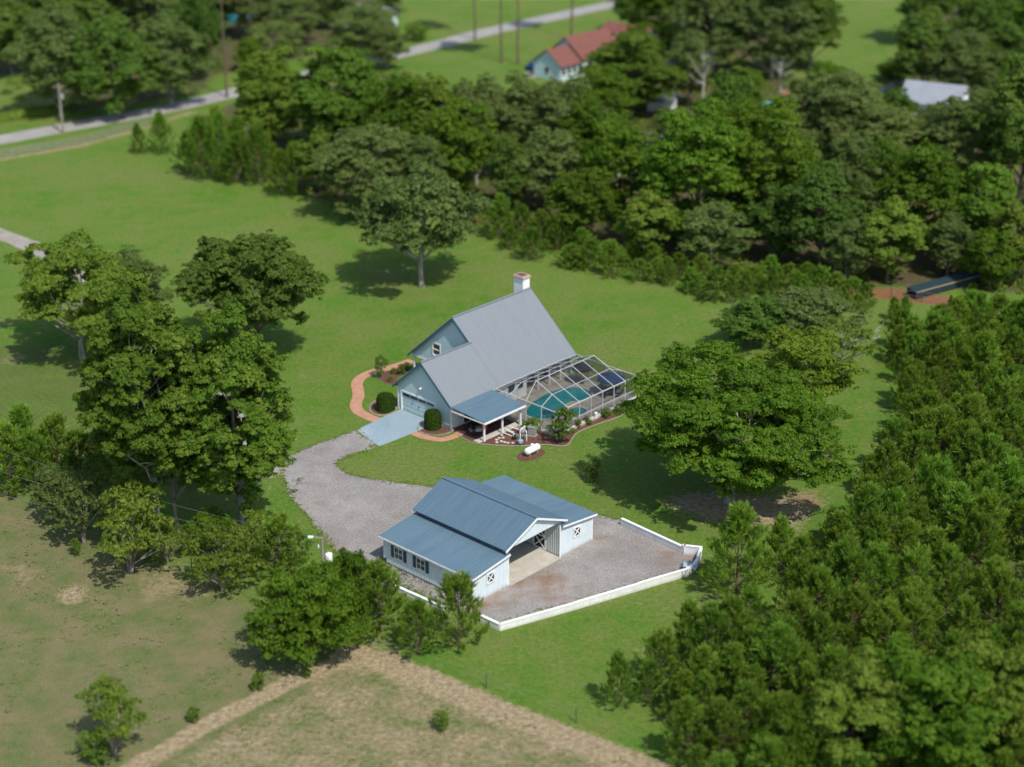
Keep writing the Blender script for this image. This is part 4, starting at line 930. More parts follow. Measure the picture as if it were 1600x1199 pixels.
# ------------------------------------------------------------------ barn
barn = empty('barn', (-1.99, 136.05, 0), -R(42.57), 'pale blue barn with blue metal roof, open centre aisle and two lean-tos', 'barn')
BL, BC, BO, ZR, ZE, ZI, ZO = 11.25/2, 3.92, 7.97, 5.29, 3.62, 3.14, 2.63; BS = (ZR-ZE)/BC
BF, BB_ = BL-.29, -BL+.29; AW = 3.33; OW = BO-.3
for s in (-1, 1):
    m = MB(); a, b = ((0, -BL, ZR), (0, BL, ZR)) if 0 else ((-BL, 0, ZR), (BL, 0, ZR))
    roof_slab(m, (-BL, 0, ZR), (BL, 0, ZR), (BL, s*BC, ZE), (-BL, s*BC, ZE), rib=.24, rh=.035, rw=.07); m.build('centre_roof', M['blueroof'], barn)
    m = MB(); y0 = s*(BC-.55); zi = ZI+.05
    roof_slab(m, (-BL, y0, zi), (BL, y0, zi), (BL, s*BO, ZO), (-BL, s*BO, ZO), rib=.46, rh=.012, rw=.05); m.build('lean_to_roof', M['bluelean'], barn)
    m = MB(); m.bar((-BL-.01, s*(BO+.02), ZO-.13), (BL+.01, s*(BO+.02), ZO-.13), .05, .16); m.build('fascia', M['white'], barn)
    m = MB(); m.bar((BL+.02, y0, zi-.13), (BL+.02, s*(BO+.02), ZO-.13), .05, .15); m.build('fascia', M['white'], barn)
    m = MB(); m.bar((BL+.02, 0, ZR-.13), (BL+.02, s*(BC+.02), ZE-.13), .05, .16); m.build('rake_board', M['white'], barn)
    m = MB(); m.bar((-BL-.02, 0, ZR-.13), (-BL-.02, s*(BC+.02), ZE-.13), .05, .16); m.build('rake_board', M['white'], barn)
    # clerestory strip and lean-to walls
    m = MB(); batten_wall(m, (BB_, s*AW), (BF-.02, s*AW), .06, lambda t: ZE+.1, th=-.1 if 0 else .1, sp=.25, bd=.045, bw=.07, nrm=(0, -s, 0)); m.build('aisle_wall', M['barnin'], barn)
    ztop = lambda y: ZI+.05-(abs(y)-(BC-.55))*(ZI+.05-ZO)/(BO-BC+.55)-.09
    ya, yb = s*AW, s*OW
    m = MB(); batten_wall(m, (BF, ya), (BF, yb), 0, lambda t: ztop(ya+(yb-ya)*t), nrm=(1, 0, 0)); batten_wall(m, (BB_, ya), (BB_, yb), 0, lambda t: ztop(ya+(yb-ya)*t), nrm=(-1, 0, 0))
    batten_wall(m, (BB_+.102, yb), (BF-.102, yb), 0, lambda t: ZO-.1, nrm=(0, s, 0)); m.build('wall', M['barnwall'], barn)
    for x, y in ((BF, ya), (BF, yb), (BB_, yb)): MB().box(x-.06 if x > 0 else x-.03, x+.03 if x > 0 else x+.06, y-.06, y+.06, 0, ztop(y)-.03).build('corner_trim', M['white'], barn)
    xwindow(barn, 'x', (BF+.022, s*5.55, 1.68), .98, 1.0, M['glass'])
m = MB(); m.bar((-BL, 0, ZR+.025), (BL, 0, ZR+.025), .3, .05); m.build('ridge_cap', M['blueroof'], barn)
for x, sg in ((BF-.05, 1), (BB_+.05, -1)):
    m = MB(); zb = 3.42; hw = BC-.08
    m.poly([(x, -hw, zb), (x, hw, zb), (x, hw, ZE-.05), (x, 0, ZR-.12), (x, -hw, ZE-.05)]); m.poly([(x-.1*sg, -hw, zb), (x-.1*sg, hw, zb), (x-.1*sg, hw, ZE-.05), (x-.1*sg, 0, ZR-.12), (x-.1*sg, -hw, ZE-.05)])
    m.poly([(x, -hw, zb), (x-.1*sg, -hw, zb), (x-.1*sg, hw, zb), (x, hw, zb)])
    for i in range(1, 26):
        y = -hw+i*2*hw/26; m.bar((x+.01*sg, y, zb), (x+.01*sg, y, ZR-.16-abs(y)*BS), .04, .02, up=(1, 0, 0))
    m.build('gable_panel', M['barnwall'], barn)
m = MB(); m.box(BB_-.2, BF+.25, -AW+.1, AW-.1, -.1, .055); m.build('floor_slab', M['concrete'], barn)
# stall doors with X braces on the aisle walls
for s, u0s in ((1, (2.35, -.2, -2.75)), (-1, (2.35, -.2, -2.75))):
    for u0 in u0s:
        d = empty('stall_door'); d.parent = barn; yw = s*(AW-.05)
        MB().box(u0, u0+1.35, min(yw, yw-s*.03), max(yw, yw-s*.03), .1, 2.35).build('panel', M['dark'], d)
        f = MB(); yo = yw-s*.055
        for a, b in (((u0, .12), (u0, 2.38)), ((u0+1.35, .12), (u0+1.35, 2.38)), ((u0, .14), (u0+1.35, .14)), ((u0, 1.42), (u0+1.35, 1.42)), ((u0, 2.36), (u0+1.35, 2.36)), ((u0, .14), (u0+1.35, 1.42)), ((u0, 1.42), (u0+1.35, .14)), ((u0, 1.42), (u0+1.35, 2.36)), ((u0, 2.36), (u0+1.35, 1.42))):
            f.bar((a[0], yo, a[1]), (b[0], yo, b[1]), .11, .03, up=(0, 1, 0))
        f.build('brace', M['white'], d)
# shuttered windows on the long wall
yb = -OW
for u0 in (-3.95, -1.25):
    f = MB(); t = .06; a, b, z0, z1 = u0, u0+.95, 1.02, 1.98
    for x0, x1, c, e in ((a-t, b+t, z1, z1+t), (a-t, b+t, z0-t, z0), (a-t, a, z0, z1), (b, b+t, z0, z1), (a, b, 1.47, 1.52), ((a+b)/2-.02, (a+b)/2+.02, z0, 1.47), ((a+b)/2-.021, (a+b)/2+.021, 1.52, z1)): f.box(x0, x1, yb-.07, yb-.022, c, e)
    o = f.build('window', M['white'], barn); MB().box(a, b, yb-.045, yb-.02, z0, z1).build('pane', M['glass'], o)
    for x0 in (a-.47, b+.09):
        sh = MB(); sh.box(x0, x0+.38, yb-.055, yb-.021, .92, 2.06)
        for i in range(9): sh.box(x0+.05, x0+.33, yb-.068, yb-.054, 1.0+i*.115, 1.06+i*.115)
        sh.build('shutter', M['shutter'], barn)
m = MB(); m.box(BB_-.03, BF+.03, yb-.035, yb-.021, 0, .12); m.build('base_trim', M['bluetrim'], barn)
MB().box(BB_-.05, BB_+.3, yb-.32, yb-.07, 0, .5).build('meter_box', M['black'], barn)
# machine glimpsed in the aisle
tb = empty('feed_cart', barn.matrix_basis @ Vector((.6, -2.5, .055)), R(10), 'dark cart with red wheel just inside the barn aisle', 'cart')
MB().box(-.6, .6, -.4, .4, .4, .9).build('tray', M['black'], tb)
for y in (-.45, .45): MB().tube([(.2, y-.05, .3), (.2, y+.05, .3)], .3, 12).build('wheel', M['red'], tb)
MB().bar((-.6, 0, .7), (-1.2, 0, .95), .05).build('handle', M['steel'], tb)

# ------------------------------------------------------------------ white yard walls
def yard_wall(pts, label, heights, name='retaining_wall'):
    o = empty(name, gp(*pts[0]), 0, label, 'wall', 'low white block walls round the gravel yard')
    base = gp(*pts[0])
    for i, (a, b) in enumerate(zip(pts[:-1], pts[1:])):
        A, B = gp(*a)-base, gp(*b)-base; h = heights[i]; dirn = (B-A).normalized(); 
        e = Vector((0, 0, 0)) if i == 0 else dirn*.0
        m = MB(); ext = dirn*.14
        m.bar(A-ext*(i > 0)*0+Vector((0, 0, h/2)), B+ext+Vector((0, 0, h/2)), .2, h); m.build('wall_section', M['white_dirty'], o)
        m = MB(); m.bar(A+Vector((0, 0, h+.03)), B+ext*1.1+Vector((0, 0, h+.03)), .27, .06); m.build('coping', M['white'], o)
yard_wall([(971, 820), (1066, 864), (1068, 865), (1094, 868)], 'white block wall at the upper right edge of the gravel yard, stepping up at its end', [.62, .8, .80])
yard_wall([(1095, 870), (1090, 884), (1084, 893)], 'short white block wall closing the right corner of the yard', [.82, .7])
yard_wall([(1082, 893.5), (1074, 900), (1000, 922), (900, 952), (783, 985)], 'long white block wall along the front of the gravel yard beside the lawn', [.72, .68, .64, .6])
yard_wall([(781, 985.5), (754, 973)], 'short white block wall meeting the long front wall at its near corner', [.6])
yard_wall([(572, 900), (594, 910.5), (596, 912), (634, 929.5), (637, 931.5), (692, 956)], 'stepped white block wall below the shuttered side of the barn', [.42, .3, .42, .3, .46])
fd = empty('draped_tarp', gp(1079, 893)+Vector((0, 0, .79)), R(-20), 'crumpled pale blue cloth draped over the yard wall corner', 'cloth')
m = MB()
for i in range(7): 
    for j in range(4):
        pass
gx = [[Vector(((i-3)*.2, (j-1.5)*.28, .06-.34*abs(j-1.5)**1.3*.55+.07*math.sin(i*2.1+j))) for j in range(4)] for i in range(7)]
for i in range(6):
    for j in range(3): m.poly([gx[i][j], gx[i+1][j], gx[i+1][j+1], gx[i][j+1]])
m.build('cloth', surf('pale_blue_cloth', (.32, .42, .50), (.22, .3, .38), 5, rough=.9), fd)

# ------------------------------------------------------------------ utility poles, wires, fences
P = gp(507, 925); up = empty('utility_pole', P, 0, 'grey wooden utility pole with white transformer can beside the barn', 'utility pole')
PH = px_height(P, 840); MB().tube([(0, 0, -.3), (0, 0, PH)], [.15, .11], 10).build('pole', M['polewood'], up)
tr_ = MB().lathe([(.02, 0), (.27, .02), (.30, .1), (.30, .82), (.27, .9), (.1, .98)], (.52, -.1, PH-2.35), 16).build('transformer', M['white'], up, smooth=True)
for x in (-.1, .1): MB().lathe([(.04, .0), (.05, .08), (.03, .2)], (.52+x, -.1, PH-1.4), 8).build('bushing', M['poolgrey'], tr_)
MB().bar((.1, 0, PH-1.9), (.3, -.05, PH-1.9), .08).build('bracket', M['steel'], up)
am = MB().bar((0, 0, PH-.05), (-.75, 0, PH+.05), .06).build('lamp_arm', M['steel'], up); MB().box(-1.15, -.72, -.12, .12, PH-.02, PH+.10).build('lamp_head', M['white'], am)
MB().lathe([(.05, 0), (.07, .1), (.05, .3)], (-.32, 0, PH-1.0), 8).build('insulator', M['white'], up)
wq = empty('power_lines', P+Vector((0, 0, PH)), 0, 'three thin power lines running from the transformer pole over the tree shade', 'power lines')
FAR = gp(-250, 700)+Vector((0, 0, 8))
for k, off in enumerate((0, -.6, -1.3)):
    a = Vector((0, 0, off-.1)); b = FAR-P-Vector((0, 0, PH))+Vector((-.5*k, -4.5*k, off))
    MB().tube([a.lerp(b, i/12)-Vector((0, 0, 2.0*4*(i/12)*(1-i/12))) for i in range(13)], .012, 4).build('wire', M['wire'], wq)
P = gp(99, 208); up = empty('utility_pole', P, 0, 'tall pale utility pole between the road and the pasture fence', 'utility pole')
h = px_height(P, 130); MB().tube([(0, 0, -.3), (0, 0, h)], [.2, .14], 8).build('pole', M['polewood'], up); MB().bar((-.9, 0, h-.6), (.9, 0, h-.6), .12).build('crossarm', M['polewood'], up); MB().lathe([(.25, 0), (.28, .7), (.1, .85)], (.4, 0, h-2.6), 10).build('transformer', M['steel'], up)

def fence(name, pts, label, step, h, mat_post, rails, rail_mat, rr=.03, pr=.06, cat='fence', flat=False):
    W_ = [gp(*p) for p in pts]; o = empty(name, W_[0], 0, label, cat); b0 = W_[0]
    seg = []; carry = 0; posts = []
    for a, b in zip(W_[:-1], W_[1:]):
        Ln = (b-a).length; n = max(1, round(Ln/step)); posts += [a.lerp(b, i/n)-b0 for i in range(n)]
    posts.append(W_[-1]-b0); pm = MB().tube([(0, 0, -.1), (0, 0, h)], pr, 6).mesh('post', mat_post)
    for p in posts: link('post', pm, o, p)
    for a, b in zip(posts[:-1], posts[1:]):
        for z in rails:
            m = MB(); (m.bar(a+Vector((0, 0, z*h)), b+Vector((0, 0, z*h)), rr*.5, rr*2.6) if flat else m.bar(a+Vector((0, 0, z*h)), b+Vector((0, 0, z*h)), rr))
            m.build('rail', rail_mat, o)
fence('wire_fence', [(1392, 466), (1440, 472), (1490, 479), (1545, 492), (1600, 505), (1680, 524)], 'dark post and wire fence along the far edge of the pine plot', 3.2, 1.3, M['post'], (.95, .5, .15), M['wire'], .03)
fence('board_fence', [(-60, 256), (0, 247), (120, 227), (232, 196)], 'weathered grey board fence along the field below the road', 3.0, 1.25, M['wood'], (.92, .55, .2), M['wood'], .06, .07, flat=True)
fence('wire_fence', [(-30, 762), (18, 775), (52, 794), (110, 822), (255, 882), (300, 893), (420, 950), (480, 985)], 'thin post and wire fence along the edge of the dry pasture', 4.5, 1.35, M['post'], (.95, .6, .25), M['wire'], .015, .05)
fence('wire_fence', [(560, 1010), (640, 1035), (760, 1075), (900, 1130), (1010, 1175)], 'thin post and wire fence between the lawn and the sandy track', 6, 1.3, M['post'], (.95, .55), M['wire'], .012, .045)
# dark tarp covered shelter beyond the wire fence
P = gp(1424, 466); ts = empty('shade_shelter', P, 0, 'long dark teal covered shelter with a straw coloured pole behind the fence', 'shelter')
Q = gp(1530, 437)-P
m = MB(); nrm = Vector((-Q.y, Q.x, 0)).normalized()*.8; Z = Vector((0, 0, 1))
m.poly([nrm*-1+Z*.2, Q-nrm+Z*.2, Q-nrm+Z*1.1, -nrm+Z*.9]); m.poly([-nrm+Z*.9, Q-nrm+Z*.9, Q+nrm+Z*1.2, nrm+Z*1.2]); m.poly([nrm+Z*.2, Q+nrm+Z*.2, Q+nrm+Z*1.2, nrm+Z*1.2])
m.build('cover', surf('dark_teal_tarp', (.008, .026, .036), rough=.95), ts); MB().bar(-nrm+Z*.96, Q-nrm+Z*.96, .1).build('ridge_pole', M['hoopgold'], ts)
for t in (0, .33, .66, 1):
    for s in (-1, 1): p = Q*t+nrm*s; MB().bar(p, p+Z*(.88 if s < 0 else 1.18), .09).build('post', M['post'], ts)

# ------------------------------------------------------------------ far houses and things
def cottage(name, P, rz, Lx, Wy, he, hr, roofm, wallm, label, windows=True):
    o = empty(name, P, rz, label, 'house'); m = MB(); x, y = Lx/2, Wy/2
    m.box(-x, x, -y, y, 0, he)
    for s in (-1, 1): m.poly([(s*x, -y, he), (s*x, y, he), (s*x, 0, hr-.08)])
    m.build('wall', wallm, o)
    for s in (-1, 1):
        m = MB(); roof_slab(m, (-x-.4, 0, hr), (x+.4, 0, hr), (x+.4, s*(y+.5), he-.12), (-x-.4, s*(y+.5), he-.12), rib=.6); m.build('roof', roofm, o)
    if windows:
        for s in (-1, 1):
            for i in range(4):
                xc = -x+Lx*(i+.5)/4; f = MB()
                f.box(xc-.6, xc+.6, min(s*(y+.003), s*(y+.06)), max(s*(y+.003), s*(y+.06)), 1.0, 2.2); w = f.build('window', M['white'], o)
                MB().box(xc-.5, xc+.5, min(s*(y+.05), s*(y+.075)), max(s*(y+.05), s*(y+.075)), 1.1, 2.1).build('pane', M['glass'], w)
        for s in (-1, 1):
            f = MB().box(min(s*(x+.003), s*(x+.06)), max(s*(x+.003), s*(x+.06)), -.6, .6, 1.0, 2.3).build('window', M['white'], o)
            MB().box(min(s*(x+.05), s*(x+.075)), max(s*(x+.05), s*(x+.075)), -.5, .5, 1.1, 2.2).build('pane', M['glass'], f)
    return o
rh = cottage('house', gp(915, 112)+Vector((0, 3, 0)), -R(42)+R(90), 11, 8, 3.2, 6.6, M['redroof'], M['siding'], 'red roofed house with pale blue gable among the trees')
E_h = cottage('garage', gp(872, 119), -R(42)+R(90), 6, 6.4, 2.8, 5.4, M['redroof'], M['siding'], 'small pale blue gabled garage with red roof joined to the red roofed house'); E_h['category'] = 'garage'
cottage('house', gp(985, 92)+Vector((0, 4, 0)), -R(42), 10, 7, 3.2, 5.6, M['redroof'], M['siding'], 'low red roofed wing half hidden behind treetops beside the red house')
cottage('house', gp(1462, 196)+Vector((1, 6, 0)), -R(26), 9.5, 8, 3, 5.6, M['paleroof'], M['white'], 'house with pale metal roof half hidden in the woods at the right')
cottage('house', gp(580, 44), -R(30), 9, 6, 2.8, 4.6, M['paleroof'], M['siding'], 'pale house glimpsed between grey trees by the road')
cottage('shed', gp(1036, 118), R(30), 4, 3, 2.4, 3.4, M['paleroof'], M['white'], 'small white shed glimpsed beside the bare grey trunk', windows=False)['category'] = 'shed'
cottage('shed', gp(1034, 172), R(-20), 4.2, 3, 2.0, 3.0, surf('slate_blue_roof', (.10, .12, .16), rough=.7), M['white'], 'small shed with slate blue roof in the gap between trees', windows=False)['category'] = 'shed'
cottage('shed', gp(1030, 228), R(25), 3.6, 2.4, 1.6, 2.2, M['paleroof'], M['white'], 'low pale roofed shed beside the sandy clearing in the woods', windows=False)['category'] = 'shed'
def car(P, rz, paint, label, name='parked_car', cat='car'):
    o = empty(name, P, rz, label, cat); m = MB()
    pr_ = [(-2.1, .4), (-2.1, .85), (-1.9, .98), (-1.5, 1.02), (-1.1, 1.5), (.35, 1.52), (1.0, 1.02), (1.9, .9), (2.12, .7), (2.12, .38)]
    k = len(pr_)
    for s in (-.86, .86): m.v += [(x, s*(.86 if z > 1.2 else 1), z) for x, z in pr_]
    m.f += [tuple(range(k)), tuple(range(k, 2*k))[::-1]] + [(i, (i+1) % k, k+(i+1) % k, k+i) for i in range(k)]
    m.build('body', paint, o, bevel=.05)
    for s in (-1, 1): MB().poly([(-1.35, s*.85, 1.08), (-1.0, s*.79, 1.44), (.3, s*.79, 1.44), (.8, s*.85, 1.08)]).build('side_window', M['glass'], o)
    for x in (-1.35, 1.35):
        for s in (-1, 1): MB().tube([(x, s*.74, .33), (x, s*.92, .33)], .33, 12).build('wheel', M['black'], o)
    return o
car(gp(838, 109), R(40), surf('dark_blue_car_paint', (.01, .025, .09), rough=.25, coat=.6), 'dark blue vehicle parked at the gable of the small blue garage')
sheet('parking_pad', [gp(*p) for p in [(815, 114), (850, 108), (870, 116), (830, 122)]], .008, M['lane'], kind='structure')
sheet('sandy_clearing', [gp(*p) for p in [(945, 262), (985, 238), (1025, 250), (1005, 278), (965, 276)]], .008, surf('pale_sand', (.50, .42, .34), (.36, .27, .2), .8, rough=.95), jag=.5, step=1, kind='structure')
sheet('red_clearing', [gp(*p) for p in [(1190, 165), (1230, 138), (1275, 135), (1290, 150), (1230, 172)]], .008, surf('red_clay', (.30, .14, .075), (.2, .1, .06), .6, rough=.95), jag=.5, step=1, kind='structure')
sheet('side_road', [gp(*p) for p in [(1355, 140), (1400, 122), (1415, 128), (1370, 150)]], .008, M['lane'], kind='structure')
o = empty('garden_pond', gp(372, 32), 0, 'small teal swimming pool between trees at the top left', 'pool'); MB().lathe([(2.6, 0), (2.6, 1.1)], n=20).build('pool_wall', M['teal'], o); MB().lathe([(2.5, 1.1), (2.5, 1.12)], n=20).build('water', M['teal'], o); o.name = 'round_pool'
cottage('shed', gp(1212, 185), R(10), 5, 3.5, 2.2, 3.0, surf('green_teal_roof', (.07, .2, .2), rough=.5), M['wood'], 'shed with teal roof beside the red clay clearing', windows=False)['category'] = 'shed'
o = empty('tarp_heap', gp(798, 312), R(-35), 'slate blue tarp covered heap in the shade of the tall wood', 'tarp')
m = MB(); gq = [[Vector((i*.7-1.75, j*.7-1.05, max(0, 1.5-.22*(i-2.5)**2-.5*(j-1.5)**2+.12*math.sin(i*3+j*5)))) for j in range(4)] for i in range(6)]
for i in range(5):
    for j in range(3): m.poly([gq[i][j], gq[i+1][j], gq[i+1][j+1], gq[i][j+1]])
m.build('cover', surf('slate_tarp', (.12, .17, .25), (.09, .13, .2), 2, rough=.7), o)

# ------------------------------------------------------------------ planting by the house
hm_drum = hedge_mesh(3, 'drum', 5200, .085, FOL['hedge'])
def drum(px, py, r, h, label):
    o = empty('clipped_hedge', gp(px, py)+Vector((0, 0, .02)), rnd.uniform(0, 6), label, 'hedge'); o.scale = (r, r, h); link('foliage', hm_drum, o); MB().tube([(0, 0, 0), (0, 0, .9)], .5, 8).build('branches', M['hedgecore'], o)
M['hedgecore'] = surf('dark_twigs', (.04, .05, .02), rough=.9)
drum(676, 669, .83, 1.75, 'clipped drum shaped hedge to the right of the blue driveway')
drum(603, 641, .95, 1.6, 'clipped hedge in a stone ringed bed left of the garage')
tree('sparse', 'small_tree', 597, 590, 555, 24, 'small thin tree in the mulch bed beside the pink walkway')
for kind, px, py, ty, w, lab in [('plant', 611, 596, 586, 11, 'small round plant at the tip of the front mulch bed'), ('bushdark', 626, 584, 570, 20, 'dark shrub against the house corner in the front bed'), ('plant', 614, 584, 575, 11, 'grey green plant beside the thin tree'), ('bush', 634, 577, 567, 14, 'bright shrub by the front porch post'),
        ('bush', 829, 676, 655, 34, 'low spreading shrub behind the pool heater'), ('bush', 877, 692, 638, 42, 'tall bright bush in front of the screened pool corner'),
        ('plant', 903, 668, 655, 13, 'small plant in the bed beside the tall bright bush'), ('plant', 915, 661, 652, 12, 'plant at the foot of the screen wall left of the white riser'), ('bush', 947, 651, 640, 22, 'low shrub at the foot of the screen wall right of the riser'), ('bush', 965, 645, 632, 18, 'shrub in the bed near the far corner of the screen wall'), ('plant', 922, 664, 655, 10, 'small plant at the curved bed edge'),
        ('bushdark', 928, 752, 716, 36, 'round dark shrub with red flowers in the lawn'), ('plant', 820, 673, 661, 14, 'small leafy plant behind the filter tank')]:
    put(kind, 'shrub', gp(px, py), px_height(gp(px, py), ty), px_width(gp(px, py), w)/2, None, lab, 'shrub')
o = [c for c in bpy.data.objects if c.get('label', '').startswith('round dark shrub')][0]
fm_ = MB().lathe([(.03, 0), (.09, .05), (.03, .1)], (0, 0, 0), 6).mesh('flower', M['red'])
for i in range(9):
    a = rnd.uniform(0, 6.28); link('flower', fm_, o, (math.cos(a)*.8, math.sin(a)*.8, rnd.uniform(.7, 1.6)))

# ------------------------------------------------------------------ single trees round the lawn
PT = gp(264, 846)
put('tall1', 'shade_tree', PT+Vector((-.9, 0, 0)), px_height(PT, 447), 5.6, 1.0, 'very tall broadleaf tree with pale trunk left of the gravel drive', 'tree')
P = gp(274, 830); o = put('airyoak', 'shade_tree', P+Vector((.2, 0, 0)), 15.5, 4.2, 2.0, 'slimmer dark trunked tree growing close behind the pale trunk', 'tree')
put('tall2', 'shade_tree', gp(380, 838), px_height(gp(380, 838), 496), 5.2, .4, 'tall full broadleaf tree beside the gravel drive, right of the pale trunk', 'tree')
tree('bigoak', 'oak_tree', 1142, 784, 576, 338, 'huge spreading oak with a shaded bare patch below, right of the barn yard', rz=.6)
tree('yellow', 'oak_tree', 1252, 672, 526, 150, 'yellow green crowned tree directly behind the huge oak', rz=1.2)
tree('oak2', 'oak_tree', 1172, 545, 466, 120, 'dark rounded tree at the lawn edge behind the huge oak')
tree('airy', 'oak_tree', 1270, 540, 455, 150, 'grey green tree between the dark rounded tree and the dead limbs')
tree('deadlimb', 'leaning_tree', 1314, 582, 500, 100, 'leaning half dead tree with bleached white limbs', rz=0)
tree('bush', 'sapling', 1290, 738, 703, 32, 'lone bright sapling in the lawn right of the huge oak')
tree('wideoak', 'oak_tree', 402, 556, 376, 212, 'dense dark round oak on a bare trunk behind the gravel drive trees', rz=.9)
tree('wideoak2', 'oak_tree', 130, 560, 384, 225, 'wide olive oak by the gravel lane at the left edge of the lawn', rz=3.3)
tree('grey2', 'oak_tree', 215, 520, 395, 110, 'grey green tree between the wide olive oak and the dense dark oak')
tree('airy', 'lawn_tree', 659, 447, 272, 212, 'lone rounded olive tree on the open lawn above the house', rz=.8)
tree('grey1', 'oak_tree', 572, 338, 200, 165, 'broad grey green oak at the lawn edge left of the lone olive tree')
tree('olive', 'oak_tree', 500, 300, 212, 85, 'smaller olive tree left of the broad grey green oak')
# pines by the barn yard and pasture edge
for kind, bx, by, ty, w, lab in [('pine1', 1150, 928, 780, 112, 'bushy pine at the right corner of the yard walls'), ('pine3', 1217, 906, 800, 70, 'slimmer pine touching the bushy pine at the yard corner'), ('pine2', 718, 1012, 890, 98, 'pointed pine covering the near corner of the barn'),
        ('pine0', 652, 1022, 935, 82, 'small pine left of the one covering the barn corner'), ('pine5', 594, 988, 874, 108, 'pine in front of the stepped white wall'), ('pine3', 190, 752, 665, 76, 'dark pine under the left side of the very tall tree'), ('pine1', 228, 742, 668, 70, 'pine in deep shade behind the pale trunk, left side'), ('pine4', 312, 752, 676, 76, 'pine in deep shade between the two tall broadleaf trees'), ('pine3', 540, 1005, 905, 84, 'pine between the dense bright tree and the stepped wall'), ('pine4', 436, 900, 800, 96, 'bushy pine left of the transformer pole'), ('pine2', 462, 880, 822, 66, 'smaller pine beside the transformer pole'),
        ('pine1', 40, 745, 628, 86, 'pine at the left edge of the photo by the wire fence'), ('pine3', 20, 770, 660, 90, 'pine nearest the left edge above the wire fence'), ('pine4', 90, 748, 640, 84, 'bushy pine right of the left edge pines'), ('pine0', 58, 768, 668, 80, 'pine with bare lower stem behind the pasture fence'), ('pine5', 128, 742, 668, 74, 'dark pine in the shade of the tall broadleaf trees'), ('pine2', 165, 730, 660, 60, 'small pine at the foot of the shaded red soil'), ('pine0', 965, 1105, 1015, 60, 'small pine standing out from the plantation over the lawn')]:
    tree(kind, 'pine_tree', bx, by, ty, w, lab)
for kind, nm, bx, by, ty, w, lab in [('sparse2', 'scrub_tree', 90, 815, 735, 90, 'grey green scrub beside the leftmost scrubby tree, nearest the photo edge'), ('brush', 'scrub_tree', 330, 862, 800, 80, 'dense green shrub between the tall trunks'), ('sparse', 'scrub_tree', 405, 868, 800, 90, 'sparse scrub under the right hand tall tree beside the drive'), ('sparse', 'scrub_tree', 262, 880, 815, 84, 'low scrub at the foot of the pale trunk'), ('sparse2', 'scrub_tree', 130, 850, 745, 125, 'sparse scrubby tree at the pasture fence, leftmost of three'), ('sparse', 'scrub_tree', 205, 895, 775, 165, 'sparse scrubby tree with pale twigs, middle one of the pasture edge'), ('sparse', 'scrub_tree', 348, 925, 820, 125, 'sparse scrubby tree right of the pale trunk at the pasture edge'),
        ('brush', 'broadleaf_tree', 480, 1035, 895, 165, 'dense bright green tree in front of the transformer pole'), ('brush', 'broadleaf_tree', 556, 985, 866, 84, 'green tree between the transformer pole and the barn'), ('sparse', 'broadleaf_tree', 180, 1180, 1075, 120, 'blurred young tree in the near left pasture'),
        ('bush', 'pasture_shrub', 150, 1190, 1150, 60, 'blurred low bush at the lower left by the young tree'), ('bush', 'pasture_shrub', 405, 1078, 1052, 26, 'small bush beside the sandy track in the pasture'), ('bush', 'pasture_shrub', 690, 1140, 1115, 32, 'small bush in the dry field right of the sandy track'), ('bush', 'pasture_shrub', 120, 868, 842, 20, 'small bright bush under the scrubby trees'), ('bush', 'pasture_shrub', 303, 1128, 1106, 26, 'small bush where the sandy track nears the young tree'), ('bush', 'pasture_shrub', 480, 1058, 1046, 18, 'low weed clump below the dense bright tree')]:
    tree(kind, nm, bx, by, ty, w, lab, cat='shrub' if 'shrub' in nm else 'tree')

